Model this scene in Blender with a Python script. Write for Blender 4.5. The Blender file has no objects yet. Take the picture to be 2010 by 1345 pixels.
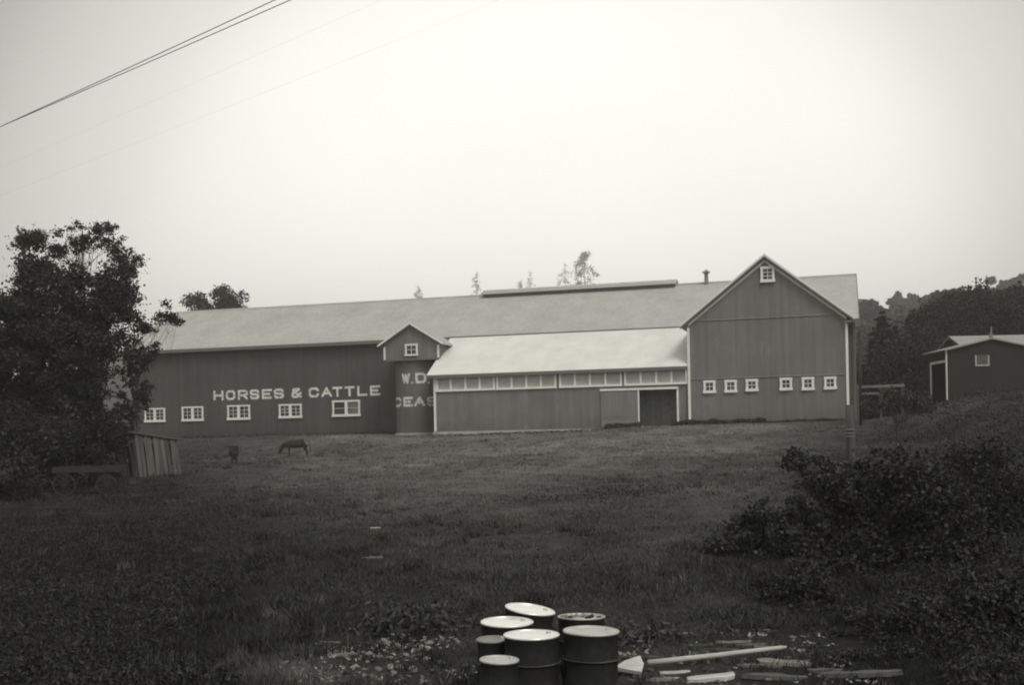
import bpy, bmesh, math, random
import numpy as np
from mathutils import Vector, Matrix

random.seed(7)
rng = np.random.default_rng(7)
S = bpy.context.scene
COL = S.collection

# ---------------------------------------------------------------- camera, light, exposure
EYE = 3.0          # height of the lens above the low end of the field
FOC = 2200.0       # focal length in photo pixels (photo is 2010 wide)
ROLL = 0.02
HZ = 855.0
cam = bpy.data.cameras.new('camera')
cam.sensor_width = 36.0
cam.lens = 36.0 * FOC / 2010.0
cam.shift_y = (HZ - 672.5) / 2010.0
cam.clip_end = 6000.0
cam.clip_start = 0.1
camo = bpy.data.objects.new('camera', cam)
COL.objects.link(camo)
cr, sr = math.cos(ROLL), math.sin(ROLL)
camo.matrix_world = Matrix(((cr, sr, 0, 0), (0, 0, -1, 0), (-sr, cr, 0, EYE), (0, 0, 0, 1)))
S.camera = camo

SUN_EL, SUN_AZ = math.radians(52), math.radians(150)   # azimuth clockwise from +Y: behind the camera, to the right
world = bpy.data.worlds.new('World')
S.world = world
world.use_nodes = True
nt = world.node_tree
for n in list(nt.nodes):
    nt.nodes.remove(n)
N = nt.nodes.new
out = N('ShaderNodeOutputWorld')
sky = N('ShaderNodeTexSky'); sky.sky_type = 'NISHITA'; sky.sun_disc = False
sky.sun_elevation = SUN_EL; sky.sun_rotation = SUN_AZ; sky.air_density = 1.5; sky.dust_density = 3.0
bw = N('ShaderNodeRGBToBW'); nt.links.new(sky.outputs[0], bw.inputs[0])
tint = N('ShaderNodeMix'); tint.data_type = 'RGBA'; tint.blend_type = 'MULTIPLY'; tint.inputs[0].default_value = 1
nt.links.new(bw.outputs[0], tint.inputs[6]); tint.inputs[7].default_value = (1.0, .985, .93, 1)
bg1 = N('ShaderNodeBackground'); bg1.inputs[1].default_value = 0.05
nt.links.new(tint.outputs[2], bg1.inputs[0])
# cloud veil: bright towards the thin cloud above the barn, darkened outwards to carry the vignette
tc = N('ShaderNodeTexCoord')
dot = N('ShaderNodeVectorMath'); dot.operation = 'DOT_PRODUCT'
g_az, g_el = math.radians(2.2), math.radians(5)
dot.inputs[1].default_value = (math.sin(g_az) * math.cos(g_el), math.cos(g_az) * math.cos(g_el), math.sin(g_el))
nt.links.new(tc.outputs['Generated'], dot.inputs[0])
ramp = N('ShaderNodeValToRGB')
cr_ = ramp.color_ramp
cr_.interpolation = 'B_SPLINE'
stops = [(0.0, .25), (.80, .23), (.85, .06), (.885, .34), (.925, .54), (.95, .82), (.98, .88), (1.0, .94)]
while len(cr_.elements) < len(stops):
    cr_.elements.new(.5)
for e, (p, v) in zip(cr_.elements, stops):
    e.position = p; e.color = (v, v * .985, v * .925, 1)
nt.links.new(dot.outputs['Value'], ramp.inputs[0])
cn = N('ShaderNodeTexNoise'); cn.inputs['Scale'].default_value = 2.2; cn.inputs['Detail'].default_value = 4
nt.links.new(tc.outputs['Generated'], cn.inputs['Vector'])
cm = N('ShaderNodeMapRange'); cm.inputs[1].default_value = .3; cm.inputs[2].default_value = .7
cm.inputs[3].default_value = .93; cm.inputs[4].default_value = 1.05
nt.links.new(cn.outputs[0], cm.inputs[0])
bg2 = N('ShaderNodeBackground'); bg2.inputs[1].default_value = .9
mulc = N('ShaderNodeMix'); mulc.data_type = 'RGBA'; mulc.blend_type = 'MULTIPLY'; mulc.inputs[0].default_value = 1
nt.links.new(ramp.outputs[0], mulc.inputs[6]); nt.links.new(cm.outputs[0], mulc.inputs[7])
nt.links.new(mulc.outputs[2], bg2.inputs[0])
add = N('ShaderNodeAddShader')
nt.links.new(bg1.outputs[0], add.inputs[0]); nt.links.new(bg2.outputs[0], add.inputs[1])
nt.links.new(add.outputs[0], out.inputs[0])

sl = bpy.data.lights.new('sun', 'SUN'); sl.energy = 0.85; sl.angle = math.radians(20); sl.color = (1, .975, .92)
so = bpy.data.objects.new('sun', sl); COL.objects.link(so)
sd = Vector((math.sin(SUN_AZ) * math.cos(SUN_EL), math.cos(SUN_AZ) * math.cos(SUN_EL), math.sin(SUN_EL)))
so.rotation_euler = sd.to_track_quat('Z', 'Y').to_euler(); so.location = (40, -60, 90)

S.view_settings.view_transform = 'Standard'
S.view_settings.look = 'None'
S.view_settings.exposure = 0.5
S.view_settings.gamma = 1.0
S.render.engine = 'CYCLES'
S.cycles.use_denoising = True
S.cycles.filter_width = 2.0
S.cycles.max_bounces = 5
S.cycles.diffuse_bounces = 3
S.cycles.glossy_bounces = 2
S.cycles.volume_bounces = 3
S.cycles.transparent_max_bounces = 8

# ---------------------------------------------------------------- measuring helpers (real positions from sight lines)
def ray(x, y):
    cx = (x - 1005) / FOC; cy = -(y - HZ) / FOC
    return np.array([cx * cr + cy * sr, 1.0, cy * cr - cx * sr])
def P(x, y, Y):
    d = ray(x, y) * Y
    return Vector((d[0], d[1], d[2] + EYE))
YAW = math.atan(FOC / 7655)
UX = np.array([math.cos(YAW), -math.sin(YAW)]); NX = np.array([math.sin(YAW), math.cos(YAW)])
_o = ray(1667, 826) * 76.0
O2 = _o[:2].copy()
def L(x, y, v):
    """sight line met with the vertical plane v metres behind the gable front: (u, z above the eye)"""
    d = ray(x, y); t = (O2 @ NX + v) / (d[:2] @ NX); p = d * t
    return float((p[:2] - O2) @ UX), float(p[2])
def uv_of(x, y):
    dx, dy = x - O2[0], y - O2[1]
    return dx * UX[0] + dy * UX[1], dx * NX[0] + dy * NX[1]
def xy_of(u, v):
    p = O2 + UX * u + NX * v
    return float(p[0]), float(p[1])

def _hash(ix, iy, s):
    h = (ix.astype(np.int64) * 374761393 + iy.astype(np.int64) * 668265263 + s * 1274126177) & 0xFFFFFFFF
    h = ((h ^ (h >> 13)) * 1274126177) & 0xFFFFFFFF
    return ((h ^ (h >> 16)) & 0xFFFF) / 65535.0
def vnoise(x, y, s=0):
    x = np.asarray(x, float); y = np.asarray(y, float)
    ix = np.floor(x); iy = np.floor(y); fx = x - ix; fy = y - iy
    fx = fx * fx * (3 - 2 * fx); fy = fy * fy * (3 - 2 * fy)
    a = _hash(ix, iy, s); b = _hash(ix + 1, iy, s); c = _hash(ix, iy + 1, s); d = _hash(ix + 1, iy + 1, s)
    return (a * (1 - fx) + b * fx) * (1 - fy) + (c * (1 - fx) + d * fx) * fy
def fbm(x, y, s=0, o=4):
    t = 0; a = .5
    for k in range(o):
        t = t + a * vnoise(x * 2 ** k, y * 2 ** k, s + k * 17); a *= .5
    return t
def sstep(t):
    t = np.clip(t, 0, 1); return t * t * (3 - 2 * t)
PV = [-140, -90, -68, -62, -40, -20, -6, -1, 30, 60, 4000]
PZ = [-3.4, -3.05, -2.88, -2.72, -2.0, -1.12, -.28, 0.0, .1, .8, .8]
BU = [-75, -60, -36, -33, -28, -19, -15, -11, 0, 6]
BB = [.2, .24, .28, .10, .02, .14, .40, .46, .52, .6]
CX = [-1200, 0, 300, 600, 900, 1150, 1400, 1600, 1700, 1770, 1860, 2000, 2400, 4000]
CY = [830, 800, 700, 650, 622, 606, 612, 612, 640, 665, 655, 640, 640, 740]
def gz(x, y):
    """ground height"""
    x = np.asarray(x, float); y = np.asarray(y, float)
    u, v = uv_of(x, y)
    z = np.interp(v, PV, PZ)
    z = z + np.interp(u, BU, BB) * sstep((v + 22) / 21)
    z = z + 1.55 * sstep((u - 1.2) / 8.0) * sstep((v + 34) / 26)
    # wooded hills far behind
    r = np.hypot(x, y)
    pxl = 1005 + FOC * x / np.maximum(y, 1e-3)
    pxl = np.where(y > 20, pxl, np.where(x > 0, 4000, -1200))
    rc = np.interp(pxl, [1560, 1720], [980.0, 470.0])
    zc = (HZ - np.interp(pxl, CX, CY) - .02 * (pxl.clip(0, 2010) - 1005)) / FOC * rc
    hill = sstep((r - 135) / (rc - 140)) * zc * np.where(y > 0, 1, .4)
    hill = hill + (fbm(x / 70, y / 70, 5) - .45) * 16 * sstep((r - 160) / 150)
    z = z + hill
    near = sstep((150 - r) / 50)
    z = z + near * ((fbm(x / 6.0, y / 6.0, 2) - .47) * .30 + (fbm(x / 1.2, y / 1.2, 3) - .47) * .13) * sstep(-(v + 1) / 8 + (u > 1.5) * 1.0)
    return z + EYE
def GH(px, py):
    """where a sight line meets the ground"""
    d = ray(px, py); t = 6.0
    while t < 140:
        p = d * t
        if p[2] + EYE <= float(gz(p[0], p[1])):
            break
        t += .05
    p = d * t
    return Vector((p[0], p[1], float(gz(p[0], p[1]))))
def on_ground(x, y):
    return float(gz(x, y))

# ---------------------------------------------------------------- materials
def gray(v, w=1.0):
    return (v * 1.0, v * 1.005, v * .95, 1)
def mat(name, v, rough=.85, var=.25, scale=3.0, stretch=(1, 1, 1), bump=.2, bscale=40, metal=0.0, spec=.3, pattern=None, obj_rand=0.0):
    m = bpy.data.materials.new(name); m.use_nodes = True
    t = m.node_tree; n = t.nodes; l = t.links
    b = n['Principled BSDF']
    b.inputs['Roughness'].default_value = rough; b.inputs['Metallic'].default_value = metal
    b.inputs['Specular IOR Level'].default_value = spec
    c = n.new('ShaderNodeTexCoord'); mp = n.new('ShaderNodeMapping'); mp.inputs['Scale'].default_value = stretch
    l.new(c.outputs['Object'], mp.inputs[0])
    no = n.new('ShaderNodeTexNoise'); no.inputs['Scale'].default_value = scale; no.inputs['Detail'].default_value = 6; no.inputs['Roughness'].default_value = .65
    l.new(mp.outputs[0], no.inputs['Vector'])
    mr = n.new('ShaderNodeMapRange'); mr.inputs[1].default_value = .28; mr.inputs[2].default_value = .72
    mr.inputs[3].default_value = 1 - var; mr.inputs[4].default_value = 1 + var
    l.new(no.outputs[0], mr.inputs[0])
    fac = mr.outputs[0]
    height = None
    if pattern == 'boards':           # vertical boards 0.26 m wide, each its own tone
        sx = n.new('ShaderNodeSeparateXYZ'); l.new(c.outputs['Object'], sx.inputs[0])
        dv = n.new('ShaderNodeMath'); dv.operation = 'DIVIDE'; dv.inputs[1].default_value = .26; l.new(sx.outputs[0], dv.inputs[0])
        fl = n.new('ShaderNodeMath'); fl.operation = 'FLOOR'; l.new(dv.outputs[0], fl.inputs[0])
        wn = n.new('ShaderNodeTexWhiteNoise'); wn.noise_dimensions = '1D'; l.new(fl.outputs[0], wn.inputs['W'])
        m2 = n.new('ShaderNodeMapRange'); m2.inputs[3].default_value = .93; m2.inputs[4].default_value = 1.07; l.new(wn.outputs[0], m2.inputs[0])
        ml = n.new('ShaderNodeMath'); ml.operation = 'MULTIPLY'; l.new(fac, ml.inputs[0]); l.new(m2.outputs[0], ml.inputs[1])
        fr = n.new('ShaderNodeMath'); fr.operation = 'FRACT'; l.new(dv.outputs[0], fr.inputs[0])
        gt = n.new('ShaderNodeMath'); gt.operation = 'GREATER_THAN'; gt.inputs[1].default_value = .1; l.new(fr.outputs[0], gt.inputs[0])
        height = gt.outputs[0]
        # long vertical streaks of weathering
        mp2 = n.new('ShaderNodeMapping'); mp2.inputs['Scale'].default_value = (3.0, 3.0, .18); l.new(c.outputs['Object'], mp2.inputs[0])
        n2 = n.new('ShaderNodeTexNoise'); n2.inputs['Scale'].default_value = 1.0; n2.inputs['Detail'].default_value = 5; l.new(mp2.outputs[0], n2.inputs['Vector'])
        m3 = n.new('ShaderNodeMapRange'); m3.inputs[1].default_value = .3; m3.inputs[2].default_value = .7; m3.inputs[3].default_value = .92; m3.inputs[4].default_value = 1.08
        l.new(n2.outputs[0], m3.inputs[0])
        m4 = n.new('ShaderNodeMath'); m4.operation = 'MULTIPLY'; l.new(ml.outputs[0], m4.inputs[0]); l.new(m3.outputs[0], m4.inputs[1])
        fac = m4.outputs[0]
        # mud splashed up the foot of the wall, ragged edge; patches where the paint has gone
        n3 = n.new('ShaderNodeTexNoise'); n3.inputs['Scale'].default_value = 1.3; n3.inputs['Detail'].default_value = 6; l.new(c.outputs['Object'], n3.inputs['Vector'])
        a1 = n.new('ShaderNodeMath'); a1.operation = 'MULTIPLY_ADD'; a1.inputs[1].default_value = -1.8; l.new(n3.outputs[0], a1.inputs[0]); l.new(sx.outputs[2], a1.inputs[2])
        m7 = n.new('ShaderNodeMapRange'); m7.inputs[1].default_value = -1.0; m7.inputs[2].default_value = .35; m7.inputs[3].default_value = .74; m7.inputs[4].default_value = 1.0; l.new(a1.outputs[0], m7.inputs[0])
        m8 = n.new('ShaderNodeMath'); m8.operation = 'MULTIPLY'; l.new(fac, m8.inputs[0]); l.new(m7.outputs[0], m8.inputs[1])
        mp4 = n.new('ShaderNodeMapping'); mp4.inputs['Scale'].default_value = (1.1, 1.1, .35); l.new(c.outputs['Object'], mp4.inputs[0])
        n4 = n.new('ShaderNodeTexNoise'); n4.inputs['Scale'].default_value = .9; n4.inputs['Detail'].default_value = 8; n4.inputs['Roughness'].default_value = .75; l.new(mp4.outputs[0], n4.inputs['Vector'])
        m9 = n.new('ShaderNodeMapRange'); m9.inputs[1].default_value = .56; m9.inputs[2].default_value = .74; m9.inputs[3].default_value = 1.0; m9.inputs[4].default_value = 1.4; l.new(n4.outputs[0], m9.inputs[0])
        m10 = n.new('ShaderNodeMath'); m10.operation = 'MULTIPLY'; l.new(m8.outputs[0], m10.inputs[0]); l.new(m9.outputs[0], m10.inputs[1])
        fac = m10.outputs[0]
    if pattern == 'shingles':
        sx = n.new('ShaderNodeSeparateXYZ'); l.new(c.outputs['Object'], sx.inputs[0])
        cb = n.new('ShaderNodeCombineXYZ'); l.new(sx.outputs[0], cb.inputs[0])
        mz = n.new('ShaderNodeMath'); mz.operation = 'MULTIPLY'; mz.inputs[1].default_value = 2.0; l.new(sx.outputs[2], mz.inputs[0]); l.new(mz.outputs[0], cb.inputs[1])
        br = n.new('ShaderNodeTexBrick'); br.inputs['Scale'].default_value = 1.0; br.inputs['Brick Width'].default_value = .24; br.inputs['Row Height'].default_value = .30
        br.inputs['Mortar Size'].default_value = .02; br.inputs['Color1'].default_value = (.94, .94, .94, 1); br.inputs['Color2'].default_value = (1.05, 1.05, 1.05, 1); br.inputs['Mortar'].default_value = (.82, .82, .82, 1)
        l.new(cb.outputs[0], br.inputs['Vector'])
        bwn = n.new('ShaderNodeRGBToBW'); l.new(br.outputs['Color'], bwn.inputs[0])
        ml = n.new('ShaderNodeMath'); ml.operation = 'MULTIPLY'; l.new(fac, ml.inputs[0]); l.new(bwn.outputs[0], ml.inputs[1])
        fac = ml.outputs[0]
    if pattern == 'sheets':           # long roofing sheets with faint seams
        sx = n.new('ShaderNodeSeparateXYZ'); l.new(c.outputs['Object'], sx.inputs[0])
        dv = n.new('ShaderNodeMath'); dv.operation = 'DIVIDE'; dv.inputs[1].default_value = .9; l.new(sx.outputs[0], dv.inputs[0])
        fl = n.new('ShaderNodeMath'); fl.operation = 'FLOOR'; l.new(dv.outputs[0], fl.inputs[0])
        wn = n.new('ShaderNodeTexWhiteNoise'); wn.noise_dimensions = '1D'; l.new(fl.outputs[0], wn.inputs['W'])
        m2 = n.new('ShaderNodeMapRange'); m2.inputs[3].default_value = .975; m2.inputs[4].default_value = 1.02; l.new(wn.outputs[0], m2.inputs[0])
        fr = n.new('ShaderNodeMath'); fr.operation = 'FRACT'; l.new(dv.outputs[0], fr.inputs[0])
        gt = n.new('ShaderNodeMath'); gt.operation = 'LESS_THAN'; gt.inputs[1].default_value = .05; l.new(fr.outputs[0], gt.inputs[0]); height = gt.outputs[0]
        ml = n.new('ShaderNodeMath'); ml.operation = 'MULTIPLY'; l.new(fac, ml.inputs[0]); l.new(m2.outputs[0], ml.inputs[1])
        fac = ml.outputs[0]
    if obj_rand:
        oi = n.new('ShaderNodeObjectInfo')
        m5 = n.new('ShaderNodeMapRange'); m5.inputs[3].default_value = 1 - obj_rand; m5.inputs[4].default_value = 1 + obj_rand; l.new(oi.outputs['Random'], m5.inputs[0])
        m6 = n.new('ShaderNodeMath'); m6.operation = 'MULTIPLY'; l.new(fac, m6.inputs[0]); l.new(m5.outputs[0], m6.inputs[1]); fac = m6.outputs[0]
    mx = n.new('ShaderNodeVectorMath'); mx.operation = 'SCALE'; mx.inputs[0].default_value = gray(v)[:3]
    l.new(fac, mx.inputs['Scale']); l.new(mx.outputs[0], b.inputs['Base Color'])
    bp = n.new('ShaderNodeBump'); bp.inputs['Strength'].default_value = bump; bp.inputs['Distance'].default_value = .02
    nb = n.new('ShaderNodeTexNoise'); nb.inputs['Scale'].default_value = bscale; nb.inputs['Detail'].default_value = 4
    l.new(mp.outputs[0], nb.inputs['Vector'])
    if height is not None:
        ad = n.new('ShaderNodeMath'); ad.operation = 'ADD'; l.new(height, ad.inputs[0]); l.new(nb.outputs[0], ad.inputs[1]); l.new(ad.outputs[0], bp.inputs['Height'])
    else:
        l.new(nb.outputs[0], bp.inputs['Height'])
    l.new(bp.outputs[0], b.inputs['Normal'])
    return m
def leafmat(name, v, var=.45):
    m = bpy.data.materials.new(name); m.use_nodes = True
    t = m.node_tree; n = t.nodes; l = t.links; b = n['Principled BSDF']
    b.inputs['Roughness'].default_value = .6; b.inputs['Specular IOR Level'].default_value = .25
    at = n.new('ShaderNodeAttribute'); at.attribute_name = 'leaf_tone'
    mr = n.new('ShaderNodeMapRange'); mr.inputs[3].default_value = 1 - var; mr.inputs[4].default_value = 1 + var
    l.new(at.outputs['Fac'], mr.inputs[0])
    mx = n.new('ShaderNodeVectorMath'); mx.operation = 'SCALE'; mx.inputs[0].default_value = gray(v)[:3]
    l.new(mr.outputs[0], mx.inputs['Scale']); l.new(mx.outputs[0], b.inputs['Base Color'])
    return m
M = {}
M['wall_main'] = mat('dark barn boards', .09, var=.14, scale=.25, pattern='boards', bump=.5)
M['wall_wing'] = mat('glare-lifted gable boards', .185, var=.16, scale=.22, pattern='boards', bump=.45)  # base colour lighter than the long wall, to carry veiling glare
M['wall_shed'] = mat('painted shed boards', .185, var=.14, scale=.3, pattern='boards', bump=.45)
M['wall_silo'] = mat('silo staves', .15, var=.2, scale=1.4, stretch=(1, 1, .12), bump=.4)
M['door_panel'] = mat('sliding door boards', .21, var=.12, scale=.5, pattern='boards', bump=.4)
M['roof'] = mat('wood shingles', .44, var=.13, scale=.5, stretch=(1, 1, .35), pattern='shingles', bump=.3)
M['roof_new'] = mat('pale roofing sheets', .73, rough=.55, var=.10, scale=.7, pattern='sheets', bump=.1)
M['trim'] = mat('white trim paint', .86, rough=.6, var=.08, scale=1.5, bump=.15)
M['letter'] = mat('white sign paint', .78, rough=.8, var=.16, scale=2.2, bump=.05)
M['door_backing'] = mat('added backing boards', .24, var=.2, pattern='boards')  # for the boards added behind the doorway
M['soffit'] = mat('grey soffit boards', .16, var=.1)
M['dark'] = mat('interior shade dark', .03, var=.1)
M['glass'] = mat('window glass', .05, rough=.12, var=.3, spec=.6, bump=.02, bscale=2, obj_rand=.8)
M['glass_pale'] = mat('pale window glass', .16, rough=.25, var=.5, spec=.6, scale=2.5, bump=.02, bscale=2)  # lighter base colour for the right bay of the last window
M['screen'] = mat('grey shutter cloth', .46, rough=.9, var=.12, scale=2.0, bump=.1, obj_rand=.08)
M['concrete'] = mat('pale concrete', .42, var=.3, scale=1.2, bump=.4, bscale=15)
M['chimney'] = mat('grey flue', .22, var=.2)
M['weathered'] = mat('weathered planks', .11, var=.35, scale=5, stretch=(1, 1, .15), bump=.5, obj_rand=.35)
M['oldwood'] = mat('old cut wood', .19, var=.3, scale=6, stretch=(.15, 1, 1), bump=.4, obj_rand=.35)
M['palewood'] = mat('pale peeled wood', .50, var=.35, scale=6, stretch=(.15, 1, 1), bump=.3)
M['darkwood'] = mat('dark weathered wood', .032, var=.35, scale=6, bump=.4)
M['stone'] = mat('field stone', .24, var=.4, scale=9, bump=.6, bscale=25, obj_rand=.4)
M['bark'] = mat('rough bark', .05, var=.3, scale=4, stretch=(3, 3, .5), bump=.7)
M['hide'] = mat('dark brown hide', .03, var=.3, scale=4, bump=.1)
M['cable'] = mat('tarred cable', .05, var=.1)
M['iron'] = mat('black drum paint', .018, rough=.75, var=.5, scale=6, bump=.25, bscale=20, spec=.12)
M['lid'] = mat('wet galvanised lid', .90, rough=.30, var=.10, scale=4, bump=.04, bscale=6, metal=.6, spec=.8)
M['hoop'] = mat('worn hoop', .07, var=.6, scale=5, bump=.1)
M['lid_dull'] = mat('dull drum head', .52, rough=.4, var=.25, scale=5, bump=.15, metal=.4)
M['lid_grey'] = mat('rusty drum head', .26, rough=.5, var=.35, scale=7, bump=.2, metal=.3)
M['smallshed'] = mat('dark tarred boards', .022, var=.25, scale=1, bump=.3)
M['tinroof'] = mat('pale tin roof', .30, rough=.6, var=.12, scale=1, bump=.1)
M['leaf'] = leafmat('tree leaves', .026)
M['leaf_mid'] = leafmat('bush leaves', .04, .85)
M['leaf_dark'] = leafmat('conifer needles', .016)
M['undergrowth'] = leafmat('vignette-darkened growth', .024, .8)  # albedo kept low so the growth darkens the corners like a vignette
M['grass'] = leafmat('grass blades', .072, .85)
M['weed'] = leafmat('weed leaves', .05, .5)
M['dirt'] = mat('trampled dirt', .10, var=.35, scale=2, bump=.6, bscale=12)

# ground: short pasture with worn and darker patches
def ground_mat():
    m = bpy.data.materials.new('pasture'); m.use_nodes = True
    t = m.node_tree; n = t.nodes; l = t.links; b = n['Principled BSDF']
    b.inputs['Roughness'].default_value = .95; b.inputs['Specular IOR Level'].default_value = .1
    c = n.new('ShaderNodeTexCoord')
    def noise(s, d=6, st=(1, 1, 1)):
        mp = n.new('ShaderNodeMapping'); mp.inputs['Scale'].default_value = st; l.new(c.outputs['Object'], mp.inputs[0])
        x = n.new('ShaderNodeTexNoise'); x.inputs['Scale'].default_value = s; x.inputs['Detail'].default_value = d; x.inputs['Roughness'].default_value = .7
        l.new(mp.outputs[0], x.inputs['Vector']); return x.outputs[0]
    def rng_(i, a, b_, lo, hi):
        r = n.new('ShaderNodeMapRange'); r.inputs[1].default_value = a; r.inputs[2].default_value = b_; r.inputs[3].default_value = lo; r.inputs[4].default_value = hi
        l.new(i, r.inputs[0]); return r.outputs[0]
    def mul(a, b_):
        x = n.new('ShaderNodeMath'); x.operation = 'MULTIPLY'; l.new(a, x.inputs[0]); l.new(b_, x.inputs[1]); return x.outputs[0]
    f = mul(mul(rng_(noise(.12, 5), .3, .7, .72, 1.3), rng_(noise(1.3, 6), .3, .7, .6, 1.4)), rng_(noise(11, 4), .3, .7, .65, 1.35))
    at = n.new('ShaderNodeAttribute'); at.attribute_name = 'turf_vignette_tone'
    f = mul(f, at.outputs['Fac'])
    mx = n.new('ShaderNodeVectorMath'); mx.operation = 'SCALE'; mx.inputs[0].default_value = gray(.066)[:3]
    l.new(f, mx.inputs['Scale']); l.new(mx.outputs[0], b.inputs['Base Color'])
    bp = n.new('ShaderNodeBump'); bp.inputs['Strength'].default_value = .9; bp.inputs['Distance'].default_value = .12
    l.new(noise(5, 8), bp.inputs['Height']); l.new(bp.outputs[0], b.inputs['Normal'])
    return m
M['pasture'] = ground_mat()

# ---------------------------------------------------------------- mesh helpers
class MB:
    def __init__(s): s.v = []; s.f = []
    def poly(s, pts, faces):
        k = len(s.v); s.v += [tuple(p) for p in pts]; s.f += [tuple(k + i for i in q) for q in faces]; return s
    def box(s, x0, x1, y0, y1, z0, z1):
        return s.poly([(x0, y0, z0), (x1, y0, z0), (x1, y1, z0), (x0, y1, z0), (x0, y0, z1), (x1, y0, z1), (x1, y1, z1), (x0, y1, z1)],
                      [(0, 3, 2, 1), (4, 5, 6, 7), (0, 1, 5, 4), (1, 2, 6, 5), (2, 3, 7, 6), (3, 0, 4, 7)])
    def prism(s, loop, d):
        """loop of points extruded by vector d"""
        n = len(loop); a = [Vector(p) for p in loop]; b = [p + Vector(d) for p in a]
        f = [tuple(range(n))[::-1], tuple(range(n, 2 * n))] + [(i, (i + 1) % n, n + (i + 1) % n, n + i) for i in range(n)]
        return s.poly(a + b, f)
    def bar(s, a, b, w, h=None, up=(0, 0, 1)):
        a, b = Vector(a), Vector(b); h = h or w
        d = (b - a).normalized(); u = Vector(up)
        if abs(d.dot(u)) > .95: u = Vector((1, 0, 0))
        x = d.cross(u).normalized() * w / 2; y = x.cross(d).normalized() * h / 2
        return s.poly([a - x - y, a + x - y, a + x + y, a - x + y, b - x - y, b + x - y, b + x + y, b - x + y],
                      [(0, 3, 2, 1), (4, 5, 6, 7), (0, 1, 5, 4), (1, 2, 6, 5), (2, 3, 7, 6), (3, 0, 4, 7)])
    def tube(s, pts, rad, n=6, cap=True):
        pts = [Vector(p) for p in pts]; rings = []
        if not hasattr(rad, '__len__'): rad = [rad] * len(pts)
        for i, p in enumerate(pts):
            d = (pts[min(i + 1, len(pts) - 1)] - pts[max(i - 1, 0)]).normalized()
            u = Vector((0, 0, 1)) if abs(d.z) < .9 else Vector((1, 0, 0))
            x = d.cross(u).normalized(); y = x.cross(d)
            rings.append([p + (x * math.cos(2 * math.pi * k / n) + y * math.sin(2 * math.pi * k / n)) * rad[i] for k in range(n)])
        v = [q for r in rings for q in r]; f = []
        for i in range(len(pts) - 1):
            for k in range(n):
                f.append((i * n + k, i * n + (k + 1) % n, (i + 1) * n + (k + 1) % n, (i + 1) * n + k))
        if cap: f += [tuple(range(n))[::-1], tuple((len(pts) - 1) * n + k for k in range(n))]
        return s.poly(v, f)
    def lathe(s, prof, n=40, c=(0, 0, 0)):
        v = []; f = []
        for r, z in prof:
            v += [(c[0] + r * math.cos(2 * math.pi * k / n), c[1] + r * math.sin(2 * math.pi * k / n), c[2] + z) for k in range(n)]
        for i in range(len(prof) - 1):
            for k in range(n):
                f.append((i * n + k, i * n + (k + 1) % n, (i + 1) * n + (k + 1) % n, (i + 1) * n + k))
        return s.poly(v, f)
    def build(s, name, m, parent=None, smooth=False, dz=0.0):
        me = bpy.data.meshes.new(name)
        v = [(a, b, c + dz) for a, b, c in [tuple(q) for q in s.v]] if dz else s.v
        me.from_pydata(v, [], s.f); me.update()
        me.materials.append(M[m])
        if smooth: me.polygons.foreach_set('use_smooth', [True] * len(me.polygons))
        bm = bmesh.new(); bm.from_mesh(me); bmesh.ops.recalc_face_normals(bm, faces=bm.faces); bm.to_mesh(me); bm.free()
        o = bpy.data.objects.new(name, me); COL.objects.link(o)
        if parent: o.parent = parent
        return o
def tag(o, label=None, cat=None, group=None, kind=None):
    if label: o['label'] = label
    if cat: o['category'] = cat
    if group: o['group'] = group
    if kind: o['kind'] = kind
    return o
def empty(name, loc, rz=0, label=None, cat=None, group=None):
    o = bpy.data.objects.new(name, None); COL.objects.link(o)
    o.location = loc; o.rotation_euler = (0, 0, rz); o.empty_display_size = .2
    return tag(o, label, cat, group)
def copy_tree(o, parent=None):
    c = o.copy(); COL.objects.link(c); c.parent = parent
    for ch in list(o.children): copy_tree(ch, c)
    return c
def np_mesh(name, verts, faces, m, parent=None, tone=None, smooth=False):
    me = bpy.data.meshes.new(name)
    k = faces.shape[1]
    me.vertices.add(len(verts)); me.vertices.foreach_set('co', verts.astype(np.float32).ravel())
    me.loops.add(faces.size); me.loops.foreach_set('vertex_index', faces.astype(np.int32).ravel())
    me.polygons.add(len(faces)); me.polygons.foreach_set('loop_start', np.arange(0, faces.size, k, dtype=np.int32))
    me.update(calc_edges=True)
    if tone is not None:
        a = me.attributes.new('leaf_tone', 'FLOAT', 'POINT'); a.data.foreach_set('value', tone.astype(np.float32))
    if smooth: me.polygons.foreach_set('use_smooth', np.ones(len(faces), dtype=bool))
    me.materials.append(M[m])
    o = bpy.data.objects.new(name, me); COL.objects.link(o)
    if parent: o.parent = parent
    return o
def leaves_mesh(name, pts, size, m, parent=None, flat=.0, aspect=.6, tone=None, size_arr=None):
    """one small folded quad (two triangles) per point, random orientation"""
    n = len(pts)
    a = rng.normal(size=(n, 3)); a[:, 2] *= (1 - flat); a /= np.linalg.norm(a, axis=1)[:, None]
    b = rng.normal(size=(n, 3)); b[:, 2] *= (1 - flat); b -= a * np.sum(a * b, 1)[:, None]; b /= np.linalg.norm(b, axis=1)[:, None]
    s = size * (.45 + 1.1 * rng.uniform(0, 1, n) ** 1.6) if size_arr is None else size_arr
    s = s[:, None]
    c = pts
    v = np.stack([c - a * s * .5, c + b * s * aspect * .5, c + a * s * .5, c - b * s * aspect * .5], 1).reshape(-1, 3)
    i = np.arange(n)[:, None] * 4 + np.array([0, 1, 2, 3])
    t = rng.uniform(0, 1, n) if tone is None else tone
    return np_mesh(name, v, i, m, parent, np.repeat(t, 4))

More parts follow.
